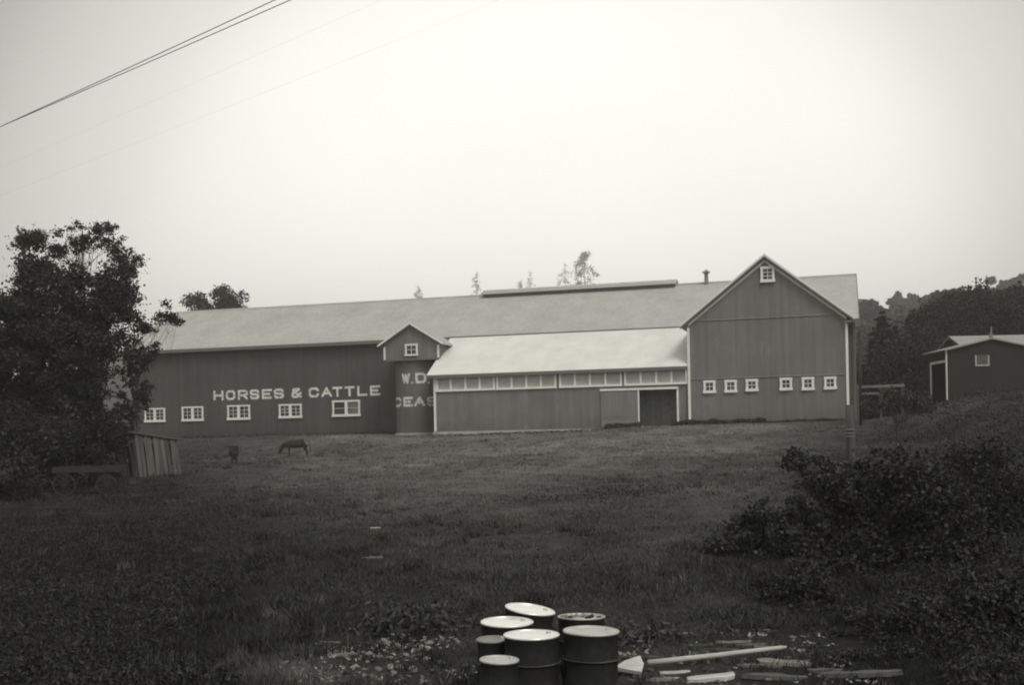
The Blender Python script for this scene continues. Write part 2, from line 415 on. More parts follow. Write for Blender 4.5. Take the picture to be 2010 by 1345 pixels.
# ---------------------------------------------------------------- ground
def axis(lim, dense, n):
    t = np.linspace(-1, 1, n); k = 5.2
    return lim * np.sinh(k * t) / math.sinh(k)
xs = axis(1150, 0, 320)
ys = 42 + axis(1150, 0, 410)
X, Y = np.meshgrid(xs, ys)
Z = gz(X, Y)
gv = np.stack([X.ravel(), Y.ravel(), Z.ravel()], 1)
nx_, ny_ = len(xs), len(ys)
ii = (np.arange(ny_ - 1)[:, None] * nx_ + np.arange(nx_ - 1)[None, :]).ravel()
ground = np_mesh('ground', gv, np.stack([ii, ii + 1, ii + nx_ + 1, ii + nx_], 1), 'pasture', smooth=True)
def turf_vignette_tone(x, y):
    """turf tone: vignette painted in at both sides, paler with distance and on bare earth"""
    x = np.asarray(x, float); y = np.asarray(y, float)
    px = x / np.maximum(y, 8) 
    w = 1.0 - .74 * sstep((-px - .08) / .26) - .72 * sstep((px - .17) / .16)  # vignette put into the turf colour, left and right
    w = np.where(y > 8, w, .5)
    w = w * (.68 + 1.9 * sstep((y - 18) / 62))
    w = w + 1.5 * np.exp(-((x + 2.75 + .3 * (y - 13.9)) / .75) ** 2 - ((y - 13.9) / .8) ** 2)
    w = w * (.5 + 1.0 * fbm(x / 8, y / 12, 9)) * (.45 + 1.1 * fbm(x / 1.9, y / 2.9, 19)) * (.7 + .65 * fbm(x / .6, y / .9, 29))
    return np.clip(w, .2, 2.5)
ha = ground.data.attributes.new('turf_vignette_tone', 'FLOAT', 'POINT'); ha.data.foreach_set('value', turf_vignette_tone(gv[:, 0], gv[:, 1]).astype(np.float32))
tag(ground, 'rising rough pasture in front of the long barn', kind='structure')

# ---------------------------------------------------------------- barn
BZ = .25
ox, oy = float(O2[0]), float(O2[1])
barn = empty('barn', (ox, oy, EYE + BZ), -YAW, 'long dark board barn with a front gable wing, pale lean-to roof and painted lettering', 'barn')
def bpart(mb, name, m, parent=None, smooth=False):
    return mb.build(name, m, parent or barn, smooth, -BZ)
VM, EAV, RID, VR = 6.0, 8.0, 12.15, 12.8
uL, uR = -59.95, 0.6
slope = (RID - EAV) / (VR - 5.5)
zw = EAV + slope * .5 - .22       # top of the main wall under the roof
# walls of the long block
w = MB(); w.box(uL, uR, VM, VM + .15, -.4, zw); bpart(w, 'wall', 'wall_main')
w = MB(); w.box(uL, uR, 2 * VR - VM - .15, 2 * VR - VM, -.4, zw); bpart(w, 'wall', 'wall_main')
for uu in (uL, uR - .15):
    w = MB(); w.prism([(uu, VM + .152, -.4), (uu, 2 * VR - VM - .152, -.4), (uu, 2 * VR - VM - .152, zw), (uu, VR, RID - .25), (uu, VM + .152, zw)], (.15, 0, 0)); bpart(w, 'gable_wall', 'wall_main')
def slab(u0, u1, va, za, vb, zb, th, name, m):
    s = MB(); s.prism([(u0, va, za), (u0, vb, zb), (u0, vb, zb - th), (u0, va, za - th)], (u1 - u0, 0, 0)); return bpart(s, name, m)
slab(uL - .6, uR + .28, 5.5, EAV, VR, RID, .16, 'roof', 'roof')
slab(uL - .6, uR + .28, 2 * VR - 5.5, EAV, VR + .002, RID, .16, 'roof', 'roof')
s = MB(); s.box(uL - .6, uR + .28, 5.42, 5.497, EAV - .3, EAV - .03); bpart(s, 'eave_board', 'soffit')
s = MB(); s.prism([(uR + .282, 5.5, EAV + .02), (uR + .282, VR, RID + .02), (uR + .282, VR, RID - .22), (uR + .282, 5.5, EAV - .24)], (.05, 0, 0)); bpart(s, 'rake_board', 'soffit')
s = MB(); s.box(uL - .03, uL + .14, VM - .04, VM - .003, -.3, zw - .1); bpart(s, 'corner_board', 'trim')
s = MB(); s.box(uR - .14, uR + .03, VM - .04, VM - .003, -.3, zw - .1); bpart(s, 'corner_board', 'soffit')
s = MB(); s.prism([(uL - .6, VR - .22, RID - .09), (uL - .6, VR, RID + .05), (uL - .6, VR + .22, RID - .09)], (uR - uL + .88, 0, 0)); bpart(s, 'ridge_cap', 'roof')
# long ridge ventilator
u0, u1 = L(950, 577, 12.4)[0], L(1325, 555, 12.4)[0]
s = MB(); s.box(u0, u1, VR - .55, VR + .55, RID - .34, RID + .16); bpart(s, 'ridge_ventilator', 'soffit')
s = MB(); s.prism([(u0 - .15, VR - .85, RID + .0), (u0 - .15, VR, RID + .40), (u0 - .15, VR + .85, RID), (u0 - .15, VR + .85, RID - .08), (u0 - .15, VR, RID + .32), (u0 - .15, VR - .85, RID - .08)], (u1 - u0 + .3, 0, 0)); bpart(s, 'ventilator_roof', 'roof')
# flue
uc = L(1387, 540, VR)[0]
s = MB(); s.box(uc - .15, uc + .15, VR - .45, VR - .15, RID - .6, RID + .72); fl = bpart(s, 'flue', 'chimney')
s = MB(); s.prism([(uc - .28, VR - .58, RID + .74), (uc + .28, VR - .58, RID + .74), (uc + .28, VR - .02, RID + .74), (uc - .28, VR - .02, RID + .74)], (0, 0, .09)); s.box(uc - .1, uc + .1, VR - .4, VR - .2, RID + .84, RID + .98); c = s.build('flue_cap', 'chimney', fl, dz=-BZ)

# gable wing
WL, WR, WC, WP, WE = -10.8, 0.0, -5.40, 12.12, 7.50
ws = (WP - WE) / 5.85
def wz(u): return WP - ws * abs(u - WC)
t = .16
w = MB(); w.prism([(WL, 0, -.1), (WR, 0, -.1), (WR, 0, wz(WR) - t), (WC, 0, WP - t), (WL, 0, wz(WL) - t)], (0, .15, 0)); bpart(w, 'gable_wall', 'wall_wing')
w = MB(); w.box(WR - .15, WR, .152, VM + .0, -.1, wz(WR) - t - .05); bpart(w, 'wall', 'wall_wing')
w = MB(); w.box(WL, WL + .15, .152, VM, -.1, wz(WL) - t - .05); bpart(w, 'wall', 'wall_wing')
for sg in (-1, 1):
    e = WC + sg * 5.85
    s = MB(); s.prism([(WC + sg * .001, -.35, WP), (e, -.35, WE), (e, -.35, WE - t), (WC + sg * .001, -.35, WP - t)], (0, VR + .3 + .3, 0)); bpart(s, 'roof', 'roof')
    # bargeboards: white outer, grey inner
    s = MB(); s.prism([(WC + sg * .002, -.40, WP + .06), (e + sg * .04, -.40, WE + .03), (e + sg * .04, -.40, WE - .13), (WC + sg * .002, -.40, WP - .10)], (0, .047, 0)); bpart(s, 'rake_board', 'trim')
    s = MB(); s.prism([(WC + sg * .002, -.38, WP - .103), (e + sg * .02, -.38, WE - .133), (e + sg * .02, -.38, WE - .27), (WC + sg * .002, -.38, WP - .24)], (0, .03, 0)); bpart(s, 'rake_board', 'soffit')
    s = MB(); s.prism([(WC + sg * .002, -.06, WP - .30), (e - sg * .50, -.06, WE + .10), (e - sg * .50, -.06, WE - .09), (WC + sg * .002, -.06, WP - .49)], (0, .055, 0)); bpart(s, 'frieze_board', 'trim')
s = MB(); s.box(WC + 5.3, WC + 5.86, -.34, .3, WE - .32, WE - .165); bpart(s, 'eave_return', 'soffit')
for a in (WL - .03, WR - .14):
    s = MB(); s.box(a, a + .17, -.05, -.003, -.05 if a < -5 else .3, WE - .15); bpart(s, 'corner_board', 'trim')
for za in (7.80, 3.70):
    s = MB(); hw = 5.25 if za < 7 else (WP - .5 - za) / ws
    s.prism([(WC - hw, -.05, za), (WC - hw, -.003, za + .05), (WC - hw, -.003, za - .04), (WC - hw, -.05, za - .04)], (2 * hw, 0, 0)); bpart(s, 'drip_board', 'wall_wing')

def window(u0, u1, z0, z1, v, cols, rows, fw=.14, sill=.16, mull=None, parent=None, glass='glass', dz=-BZ, sills=True, munt=.035):
    """frame proud of the wall, panes set back inside it"""
    par = parent or barn
    f = MB(); d0, d1 = v - .10, v - .004
    f.box(u0, u0 + fw, d0, d1, z0 + sill, z1 - fw); f.box(u1 - fw, u1, d0, d1, z0 + sill, z1 - fw)
    f.box(u0 - .02, u1 + .02, d0 - .01, d1, z1 - fw, z1); f.box(u0 - .04, u1 + .04, d0 - .04, d1, z0, z0 + sill)
    bays = [(u0 + fw, u1 - fw)]
    if mull:
        mc = (u0 + u1) / 2
        f.box(mc - mull / 2, mc + mull / 2, d0, d1, z0 + sill, z1 - fw)
        bays = [(u0 + fw, mc - mull / 2), (mc + mull / 2, u1 - fw)]
    fr = f.build('window', 'trim', par, dz=dz)
    for bi, (a, b) in enumerate(bays):
        g = glass[bi] if isinstance(glass, tuple) else glass
        h0, h1 = z0 + sill, z1 - fw
        mb = MB()
        for i in range(1, cols):
            x = a + (b - a) * i / cols; mb.box(x - munt / 2, x + munt / 2, v - .06, v - .03, h0, h1)
        for j in range(1, rows):
            z = h0 + (h1 - h0) * j / rows
            for i in range(cols):
                x0 = a + (b - a) * i / cols + (munt / 2 if i else 0); x1 = a + (b - a) * (i + 1) / cols - (munt / 2 if i < cols - 1 else 0)
                mb.box(x0, x1, v - .06, v - .03, z - munt / 2, z + munt / 2)
        if mb.v: tag(mb.build('muntins', 'trim', fr, dz=dz))
        for i in range(cols):
            for j in range(rows):
                x0 = a + (b - a) * i / cols + munt * .3; x1 = a + (b - a) * (i + 1) / cols - munt * .3
                y0 = h0 + (h1 - h0) * j / rows + munt * .3; y1 = h0 + (h1 - h0) * (j + 1) / rows - munt * .3
                pm = MB(); tl = random.uniform(-.006, .006)
                pm.poly([(x0, v - .032, y0), (x1, v - .032 + tl, y0), (x1, v - .032 + tl, y1), (x0, v - .032, y1)], [(0, 1, 2, 3)])
                pm.build('pane', g, fr, dz=dz)
    return fr
# wing windows
for a, b, c_, d in [(265, 382, 550, 683), (480, 598, 545, 677), (693, 812, 537, 665), (1037, 1157, 523, 655), (1260, 1380, 517, 653), (1485, 1605, 512, 645)]:
    k = .19403
    p0 = L(1330 + a * k, 640 + d * k, 0); p1 = L(1330 + b * k, 640 + c_ * k, 0)
    window(p0[0], p1[0], p0[1], p1[1], 0, 2, 2, fw=.16, sill=.19)
k = .3123
p0 = L(1150 + 1100 * k, 460 + 305 * k, 0); p1 = L(1150 + 1185 * k, 460 + 200 * k, 0)
window(p0[0], p1[0], p0[1], p1[1], -.06, 2, 3, fw=.16, sill=.2)
# windows of the long wall
k = .24378
for i, (a, b, c_, d) in enumerate([(62, 222, 250, 368), (362, 530, 237, 360), (728, 906, 225, 350), (1143, 1322, 217, 336), (1573, 1792, 185, 323)]):
    p0 = L(270 + a * k, 740 + d * k, VM); p1 = L(270 + b * k, 740 + c_ * k, VM)
    last = i == 4
    window(p0[0], p1[0], p0[1], p1[1], VM, 1 if last else 2, 2 if last else 3, fw=.15 if last else .13, sill=.2, mull=.24, glass=('glass', 'glass_pale') if last else 'glass', munt=.03)

# ---- painted block letters
GL = {
 'H': [[(0, 0), (0, 1)], [(1, 0), (1, 1)], [(0, .5), (1, .5)]],
 'O': [[(.22, 0), (.78, 0), (1, .22), (1, .78), (.78, 1), (.22, 1), (0, .78), (0, .22), (.22, 0)]],
 'R': [[(0, 0), (0, 1), (.8, 1), (1, .85), (1, .6), (.8, .45), (0, .45)], [(.55, .45), (1, 0)]],
 'S': [[(1, .8), (.82, 1), (.18, 1), (0, .84), (0, .66), (.16, .53), (.84, .47), (1, .34), (1, .16), (.82, 0), (.18, 0), (0, .2)]],
 'E': [[(1, 0), (0, 0), (0, 1), (1, 1)], [(0, .5), (.75, .5)]],
 '&': [[(1, .5), (.55, 0), (.15, 0), (0, .15), (0, .38), (.8, .95)], [(1, 0), (.1, .75), (.1, .9), (.3, 1), (.8, 1)]],
 'C': [[(1, .76), (.8, 1), (.2, 1), (0, .8), (0, .2), (.2, 0), (.8, 0), (1, .24)]],
 'A': [[(0, 0), (.5, 1), (1, 0)], [(.2, .33), (.8, .33)]],
 'T': [[(0, 1), (1, 1)], [(.5, 0), (.5, 1)]],
 'L': [[(0, 1), (0, 0), (1, 0)]],
 'W': [[(0, 1), (.24, 0), (.5, .9), (.76, 0), (1, 1)]],
 'D': [[(0, 0), (0, 1), (.75, 1), (1, .78), (1, .22), (.75, 0), (0, 0)]],
 '.': [[(.5, 0.0), (.5, 0.0)]],
}
def letter_cells(ch, wd, ht, st, n=44, wear=0.0):
    hs = st / 2; nx = max(3, int(n * wd / ht)); cells = []
    xs_ = (np.arange(nx) + .5) * wd / nx; zs_ = (np.arange(n) + .5) * ht / n
    XX, ZZ = np.meshgrid(xs_, zs_); D = np.full(XX.shape, 9.0)
    for pl in GL[ch]:
        q = [(hs + a * (wd - st), hs + b * (ht - st)) for a, b in pl]
        for (ax, az), (bx, bz) in zip(q[:-1], q[1:]):
            dx, dz_ = bx - ax, bz - az; l2 = dx * dx + dz_ * dz_ + 1e-9
            # square-ended strokes: chebyshev at the ends
            tt = np.clip(((XX - ax) * dx + (ZZ - az) * dz_) / l2, 0, 1)
            ex, ez = XX - ax - tt * dx, ZZ - az - tt * dz_
            diag = abs(dx) > 1e-6 and abs(dz_) > 1e-6
            dd = np.hypot(ex, ez) if diag else np.maximum(abs(ex), abs(ez))
            D = np.minimum(D, dd)
    on = D <= hs
    q_ = rng.uniform(0, 50)
    if wear: on &= ~((fbm(XX * 14 + q_, ZZ * 3 + q_, 3) > .60 - wear * .25) & (rng.uniform(size=XX.shape) < .25 + wear))
    return on, wd / nx, ht / n
def flat_letter(ch, u0, u1, z0, z1, v, st, wear):
    on, cw, chh = letter_cells(ch, u1 - u0, z1 - z0, st, 44, wear)
    m_ = MB()
    for j in range(on.shape[0]):
        i = 0
        while i < on.shape[1]:
            if on[j, i]:
                k2 = i
                while k2 < on.shape[1] and on[j, k2]: k2 += 1
                a, b = u0 + i * cw, u0 + k2 * cw; c0, c1 = z0 + j * chh, z0 + (j + 1) * chh
                m_.poly([(a, v, c0), (b, v, c0), (b, v, c1), (a, v, c1)], [(0, 1, 2, 3)]); i = k2
            else: i += 1
    return bpart(m_, 'letter', 'letter')
k = .24378
for ch, a, b in [('H', 612, 692), ('O', 712, 787), ('R', 808, 888), ('S', 905, 980), ('E', 1002, 1083), ('S', 1098, 1178), ('&', 1240, 1322), ('C', 1380, 1462), ('A', 1480, 1566), ('T', 1570, 1650), ('T', 1668, 1748), ('L', 1770, 1850), ('E', 1873, 1955)]:
    ua = L(270 + a * k, 777, VM)[0]; ub = L(270 + b * k, 777, VM)[0]
    flat_letter(ch, ua, ub, 3.50, 4.33, VM - .008, .19, .22 if ch == 'H' else .06)

# ---- lean-to along the front
SL, SR, SV = -29.9, -10.83, .16
dL, dR, dB, dT = -14.37, -11.66, .5, 3.05
zt = 4.45
w = MB()
w.box(SL, dL, SV, SV + .12, .385, 3.36); w.box(dR, SR, SV, SV + .12, .42, 3.36); w.box(dL, dR, SV, SV + .12, dT, 3.36)
bpart(w, 'wall', 'wall_shed')
def shed_z(v): return 4.65 + (7.92 - 4.65) / 5.7 * (v + .2)
w = MB(); w.prism([(SL, SV + .122, .42), (SL, VM, .42), (SL, VM, shed_z(VM) - .35), (SL, SV + .122, shed_z(SV) - .25)], (.12, 0, 0)); bpart(w, 'wall', 'wall_shed')
w = MB(); w.box(SL + .13, SR, SV + .13, VM - .01, .40, .46); bpart(w, 'floor', 'dirt')
slab(SL - .45, SR - .02, -.2, 4.65, 5.52, 7.93, .13, 'lean_to_roof', 'roof_new')
s = MB(); s.box(SL - .45, SR - .02, -.26, -.203, 4.40, 4.63); bpart(s, 'eave_board', 'soffit')
s = MB(); s.box(SL - .02, SL + .15, SV - .05, SV - .003, .42, 4.42); bpart(s, 'corner_board', 'trim')
# glazed band: four groups of four sashes
k = .30481
xs4 = [[125, 213, 308, 400, 492], [512, 605, 700, 795, 888], [918, 1013, 1110, 1210, 1310], [1337, 1437, 1537, 1635, 1732]]
w = MB(); w.box(SL, SR, SV + .03, SV + .12, 3.362, 4.5); bpart(w, 'window_lintel_wall', 'wall_shed')
for gi, g in enumerate(xs4):
    us = [L(820 + x * k, 755, SV)[0] for x in g]
    f = MB(); b0, b1 = 3.38, 4.50
    f.box(us[0] - .08, us[-1] + .08, SV - .13, SV + .028, b0, b0 + .15); f.box(us[0] - .08, us[-1] + .08, SV - .06, SV + .028, b1 - .1, b1)
    for uu in us: f.box(uu - .07, uu + .07, SV - .10, SV + .028, b0 + .15, b1 - .1)
    fr = bpart(f, 'window_band', 'trim')
    for a, b in zip(us[:-1], us[1:]):
        pm = MB(); tl = random.uniform(-.01, .01)
        pm.prism([(a + .066, SV + .0, b0 + .151), (b - .066, SV + tl, b0 + .151), (b - .066, SV + tl, b1 - .101), (a + .066, SV + .0, b1 - .101)], (0, .015, 0)); pm.build('pane', 'screen', fr, dz=-BZ)
        pm = MB(); pm.box(a + .066, b - .066, SV - .02, SV - .012, b0 + .55, b0 + .57)
# door: track, jamb, sliding leaf with a pale kick board, sill
s = MB(); s.box(L(1178, 768, SV)[0], dR + .12, SV - .14, SV - .003, 3.06, 3.21); bpart(s, 'door_track', 'trim')
s = MB(); s.box(dR, dR + .13, SV - .06, SV - .003, .42, 3.058); bpart(s, 'door_jamb', 'trim')
s = MB(); s.box(dL - .06, dL + .04, SV - .10, SV - .052, .5, 3.055); bpart(s, 'door_edge', 'trim')
pl = L(1180, 800, SV)[0]
s = MB(); s.box(pl, dL - .06, SV - .09, SV - .03, .95, 3.055); dr = bpart(s, 'sliding_door', 'door_panel')
s = MB(); s.box(pl + .02, dL - .07, SV - .10, SV - .03, .47, .948); s.build('kick_board', 'chimney', dr, dz=-BZ)
s = MB(); s.box(dL, dR, SV - .3, SV + .3, .36, .47); bpart(s, 'door_sill', 'concrete')
s = MB(); s.box(dL - 3, dR + .8, 2.0, 2.06, .47, 3.4); bpart(s, 'added_backing', 'door_backing')  # boards added behind the opening only to lift its dark tone
s = MB(); s.box(SL - .1, L(1160, 850, SV)[0], SV - .16, SV + .1, -.3, .38); bpart(s, 'foundation', 'concrete')
s = MB(); s.box(L(1160, 850, SV)[0], SR, SV - .03, SV + .1, -.1, .41); bpart(s, 'foundation', 'soffit')

# ---- silo with its head house
silo = empty('silo', (xy_of(-32.55, 4.1)[0], xy_of(-32.55, 4.1)[1], EYE + BZ), -YAW, 'round board silo with white lettering and small gabled top, left of the lean-to', 'silo')
SU, SVC, SRAD = -32.55, 4.1, 1.86
def spart(mb, name, m, parent=None, smooth=False):
    mb.v = [(a - SU, b - SVC, c - BZ) for a, b, c in mb.v]
    return mb.build(name, m, parent or silo, smooth)
m_ = MB(); m_.lathe([(SRAD, .3), (SRAD, 6.02)], 72, (SU, SVC, 0)); spart(m_, 'wall', 'wall_silo', smooth=True)
m_ = MB(); m_.lathe([(0.01, .32), (SRAD + .1, .34), (SRAD + .12, .31), (SRAD + .12, -.1)], 48, (SU, SVC, 0)); spart(m_, 'foundation', 'concrete')
for hz_ in (1.6, 2.62, 5.0):
    m_ = MB(); m_.lathe([(SRAD + .002, hz_ - .02), (SRAD + .02, hz_), (SRAD + .002, hz_ + .02)], 72, (SU, SVC, 0)); spart(m_, 'hoop', 'wall_silo', smooth=True)
HL, HR, HF, HC = -34.65, -30.1, 2.0, -32.37
he, hp, hs_ = 7.2, 8.85, .0
hsl = (hp - he) / 2.66
def hz2(u): return hp - hsl * abs(u - HC)
m_ = MB(); m_.prism([(HL, HF, 6.05), (HR, HF, 6.05), (HR, HF, hz2(HR) - .12), (HC, HF, hp - .12), (HL, HF, hz2(HL) - .12)], (0, .1, 0)); spart(m_, 'gable_wall', 'wall_wing')
for a in (HL, HR - .1):
    m_ = MB(); m_.box(a, a + .1, HF + .102, VM - .01, 6.05, hz2(HL) - .14); spart(m_, 'side_wall', 'wall_wing')
m_ = MB(); m_.box(HL + .1, HR - .1, HF + .102, VM - .01, 6.03, 6.12); spart(m_, 'floor', 'soffit')
m_ = MB(); m_.box(HL - .03, HR + .03, HF - .05, HF - .003, 5.97, 6.09); spart(m_, 'drip_board', 'soffit')
for sg in (-1, 1):
    e = HC + sg * 2.66
    m_ = MB(); m_.prism([(HC + sg * .001, HF - .3, hp), (e, HF - .3, he), (e, HF - .3, he - .1), (HC + sg * .001, HF - .3, hp - .1)], (0, 5.2 + .3, 0)); spart(m_, 'roof', 'roof')
    m_ = MB(); m_.prism([(HC + sg * .002, HF - .35, hp + .05), (e + sg * .03, HF - .35, he + .03), (e + sg * .03, HF - .35, he - .12), (HC + sg * .002, HF - .35, hp - .10)], (0, .047, 0)); spart(m_, 'rake_board', 'trim')
for a in (HL - .02, HR - .12):
    m_ = MB(); m_.box(a, a + .14, HF - .04, HF - .003, 6.1, he - .12); spart(m_, 'corner_board', 'trim')
k = .19324
p0 = L(720 + 393 * k, 620 + 410 * k, HF); p1 = L(720 + 517 * k, 620 + 283 * k, HF)
tmp = empty('t', (0, 0, 0))
wv = window(p0[0] - SU, p1[0] - SU, p0[1], p1[1], HF - SVC, 2, 2, fw=.13, sill=.13, parent=silo)
bpy.data.objects.remove(tmp)
# lettering wrapped round the silo
sx_, sy_ = xy_of(SU, SVC)
def silo_angle(px, py):
    d = ray(px, py)[:2]; c2 = np.array([sx_, sy_]); R_ = SRAD
    A = d @ d; B = -2 * d @ c2; C = c2 @ c2 - R_ * R_
    D = B * B - 4 * A * C
    if D < 0: D = 0
    p = d * ((-B - math.sqrt(D)) / (2 * A)) - c2
    return math.atan2(p @ UX, -(p @ NX))      # 0 facing out, + to the right
def silo_letter(ch, pa, pb, py, z0, z1):
    a0, a1 = silo_angle(pa, py), silo_angle(pb, py)
    on, cw, chh = letter_cells(ch, max(.12, SRAD * (a1 - a0)), z1 - z0, .19 if ch != '.' else .15, 40, .05)
    m_ = MB(); R_ = SRAD + .008
    for j in range(on.shape[0]):
        for i in range(on.shape[1]):
            if on[j, i]:
                t0 = a0 + i * cw / SRAD; t1 = t0 + cw / SRAD; c0, c1 = z0 + j * chh, z0 + (j + 1) * chh
                m_.poly([(SU + R_ * math.sin(q), SVC - R_ * math.cos(q), h) for q, h in ((t0, c0), (t1, c0), (t1, c1), (t0, c1))], [(0, 1, 2, 3)])
    spart(m_, 'letter', 'letter')
VF = SVC - SRAD
def tz(y_): return L(815, 620 + y_ * k, VF)[1]
t1, b1_, t2, b2_ = tz(578), tz(688), tz(822), tz(922)
for ch, a, b in [('W', 358, 440), ('.', 452, 472), ('D', 493, 603), ('.', 618, 640)]:
    silo_letter(ch, 720 + a * k, 720 + b * k, 742, b1_, t1) if ch != '.' else silo_letter(ch, 720 + a * k, 720 + b * k, 750, b1_, b1_ + .16)
for ch, a, b in [('C', 290, 352), ('E', 372, 467), ('A', 480, 592), ('S', 612, 705)]:
    silo_letter(ch, 720 + a * k, 720 + b * k, 788, b2_, t2)

# ---------------------------------------------------------------- small outbuilding on the right
bx, by = 31.0, 79.6
ob_z = on_ground(34, 81) - EYE
ob = empty('outbuilding', (31.0, 79.6, EYE + 1.7), 0, 'low dark tarred outbuilding with pale roof at the right, white door frame on its side', 'outbuilding')
def opart(mb, name, m, parent=None):
    mb.v = [(a - 31.0, b - 79.6, c - 1.7) for a, b, c in mb.v]
    return mb.build(name, m, parent or ob)
def RR(px, py, Yd):
    p = ray(px, py) * Yd; return p
pk = RR(1945, 664, 79.6); el = RR(1857, 686, 79.6); bl = RR(1861, 786, 79.6)
xl, xp, xr = 31.0, float(pk[0]), 2 * float(pk[0]) - 31.0
ze = float(RR(1861, 686, 79.6)[2]); zp = float(pk[2])
m_ = MB(); m_.prism([(xl, 79.6, 1.2), (xr, 79.6, 1.2), (xr, 79.6, ze), (xp, 79.6, zp - .06), (xl, 79.6, ze)], (0, .12, 0)); opart(m_, 'gable_wall', 'smallshed')
# left side wall with an open doorway
m_ = MB(); m_.box(xl, xl + .12, 79.722, 79.95, 1.2, ze); m_.box(xl, xl + .12, 82.7, 83.6, 1.2, ze - .05); m_.box(xl, xl + .12, 79.95, 82.7, 4.5, ze - .05); opart(m_, 'side_wall', 'smallshed')
m_ = MB(); m_.box(xl - .06, xl - .003, 79.60, 79.78, 1.6, ze - .1); opart(m_, 'door_post', 'trim')
m_ = MB(); m_.box(xl - .06, xl - .003, 82.55, 82.75, 1.6, 4.7); opart(m_, 'door_post', 'trim')
m_ = MB(); m_.box(xl - .07, xl - .003, 79.85, 82.6, 4.58, 4.76); opart(m_, 'door_lintel', 'trim')
m_ = MB(); m_.box(xr - .12, xr, 79.722, 83.6, 1.2, ze); opart(m_, 'side_wall', 'smallshed')
m_ = MB(); m_.box(xl, xr, 83.602, 83.7, 1.2, ze); opart(m_, 'side_wall', 'smallshed')
m_ = MB(); m_.prism([(xp, 79.35, zp + .02), (xl - .25, 79.35, ze - .02), (xl - .25, 79.35, ze - .12), (xp, 79.35, zp - .08)], (0, 4.4, 0)); opart(m_, 'roof', 'tinroof')
m_ = MB(); m_.prism([(xp + .002, 79.35, zp + .02), (xr + .25, 79.35, ze - .02), (xr + .25, 79.35, ze - .12), (xp + .002, 79.35, zp - .08)], (0, 4.4, 0)); opart(m_, 'roof', 'tinroof')
# cross roof behind, its near slope faces the field
zr = float(RR(1870, 660, 86)[2]); xa = float(RR(1862, 660, 86)[0])
m_ = MB(); m_.prism([(xa, 82.2, ze - .05), (xa, 86, zr), (xa, 86, zr - .12), (xa, 82.2, ze - .17)], (xr + 3 - xa, 0, 0)); opart(m_, 'roof', 'tinroof')
m_ = MB(); m_.prism([(xa, 90.2, ze - .05), (xa, 86.002, zr), (xa, 86.002, zr - .12), (xa, 90.2, ze - .17)], (xr + 3 - xa, 0, 0)); opart(m_, 'roof', 'tinroof')
m_ = MB(); m_.prism([(xa + .2, 83.71, 1.5), (xa + .2, 90, 1.5), (xa + .2, 90, ze - .2), (xa + .2, 86, zr - .15), (xa + .2, 83.71, ze + .3)], (.1, 0, 0)); opart(m_, 'gable_wall', 'smallshed')
cx_ = float(RR(1945, 660, 83)[0])
m_ = MB(); m_.tube([(cx_, 83, zp - .4), (cx_, 83, zp + .62)], .13, 10); m_.tube([(cx_, 83, zp + .62), (cx_ + .05, 83, zp + .95), (cx_ + .02, 83, zp + 1.1)], .06, 8); opart(m_, 'stove_pipe', 'chimney')
wa = RR(1914, 719, 79.6); wb = RR(1941, 697, 79.6)
f = MB(); t_ = .09
f.box(wa[0], wa[0] + t_, 79.54, 79.597, wa[2], wb[2]); f.box(wb[0] - t_, wb[0], 79.54, 79.597, wa[2], wb[2]); f.box(wa[0] + t_, wb[0] - t_, 79.54, 79.597, wa[2], wa[2] + t_)
wn_ = opart(f, 'window', 'concrete')
pm = MB(); pm.box(wa[0] + t_, wb[0] - t_, 79.58, 79.596, wa[2] + t_, wb[2]); opart(pm, 'pane', 'glass', wn_)

# ---------------------------------------------------------------- fence rail and gate post right of the barn
def pt_on(px, py, Yd): return P(px, py, Yd)
fx0, fx1 = P(1683, 760, 72), P(1775, 757, 72)
fence = empty('rail_fence', (fx0.x, 72, on_ground(fx0.x, 72)), 0, 'short pale rail fence running right from the barn corner', 'fence')
def fp(mb, name, m):
    mb.v = [(a - fence.location.x, b - 72, c - fence.location.z) for a, b, c in [tuple(q) for q in mb.v]]
    return mb.build(name, m, fence)
m_ = MB(); m_.bar(fx0, fx1, .05, .17); fp(m_, 'rail', 'oldwood')
m_ = MB(); m_.bar(fx0 + Vector((0, 0, -.42)), fx1 + Vector((0, 0, -.5)), .05, .12); fp(m_, 'rail', 'weathered')
for tt in (0.02, .5, .97):
    p = fx0.lerp(fx1, tt); g_ = on_ground(p.x, 72.1)
    m_ = MB(); m_.tube([(p.x, 72.1, g_ - .2), (p.x, 72.1, p.z + .15)], .07, 8); fp(m_, 'post', 'weathered')
pp = P(1670, 880, 46)
gx, gy = pp.x, pp.y
g0 = on_ground(gx, gy)
top = P(1671, 795, 46).z
gp = empty('gate_post', (gx, gy, g0), 0, 'thick weathered gate post wound with wire in front of the barn corner', 'post')
m_ = MB(); m_.tube([(0, 0, -.3), (.01, 0, .6), (0, .01, 1.2), (-.02, 0, top - g0)], [.19, .18, .175, .16], 10); m_.build('post', 'weathered', gp, True)
for zz in (1.3, 1.42, 1.58):
    m_ = MB(); m_.lathe([(.178, zz - .02), (.205, zz), (.178, zz + .02)], 12); m_.build('wire_wrap', 'chimney', gp)
m_ = MB(); m_.tube([(.14, -.05, top - g0 - .55), (.16, -.02, top - g0 + .1), (.20, 0, top - g0 + .75)], [.05, .045, .035], 7); m_.build('stake', 'weathered', gp)
pp = P(1688, 740, 70)
m_ = MB(); pg_ = on_ground(pp.x, 70); m_.tube([(0, 0, -.2), (0, 0, P(1688, 650, 70).z - pg_)], [.11, .08], 8)
o = m_.build('pole', 'darkwood', None, True); o.location = (pp.x, 70, pg_); tag(o, 'slim dark pole standing close beside the right end of the barn', 'pole')

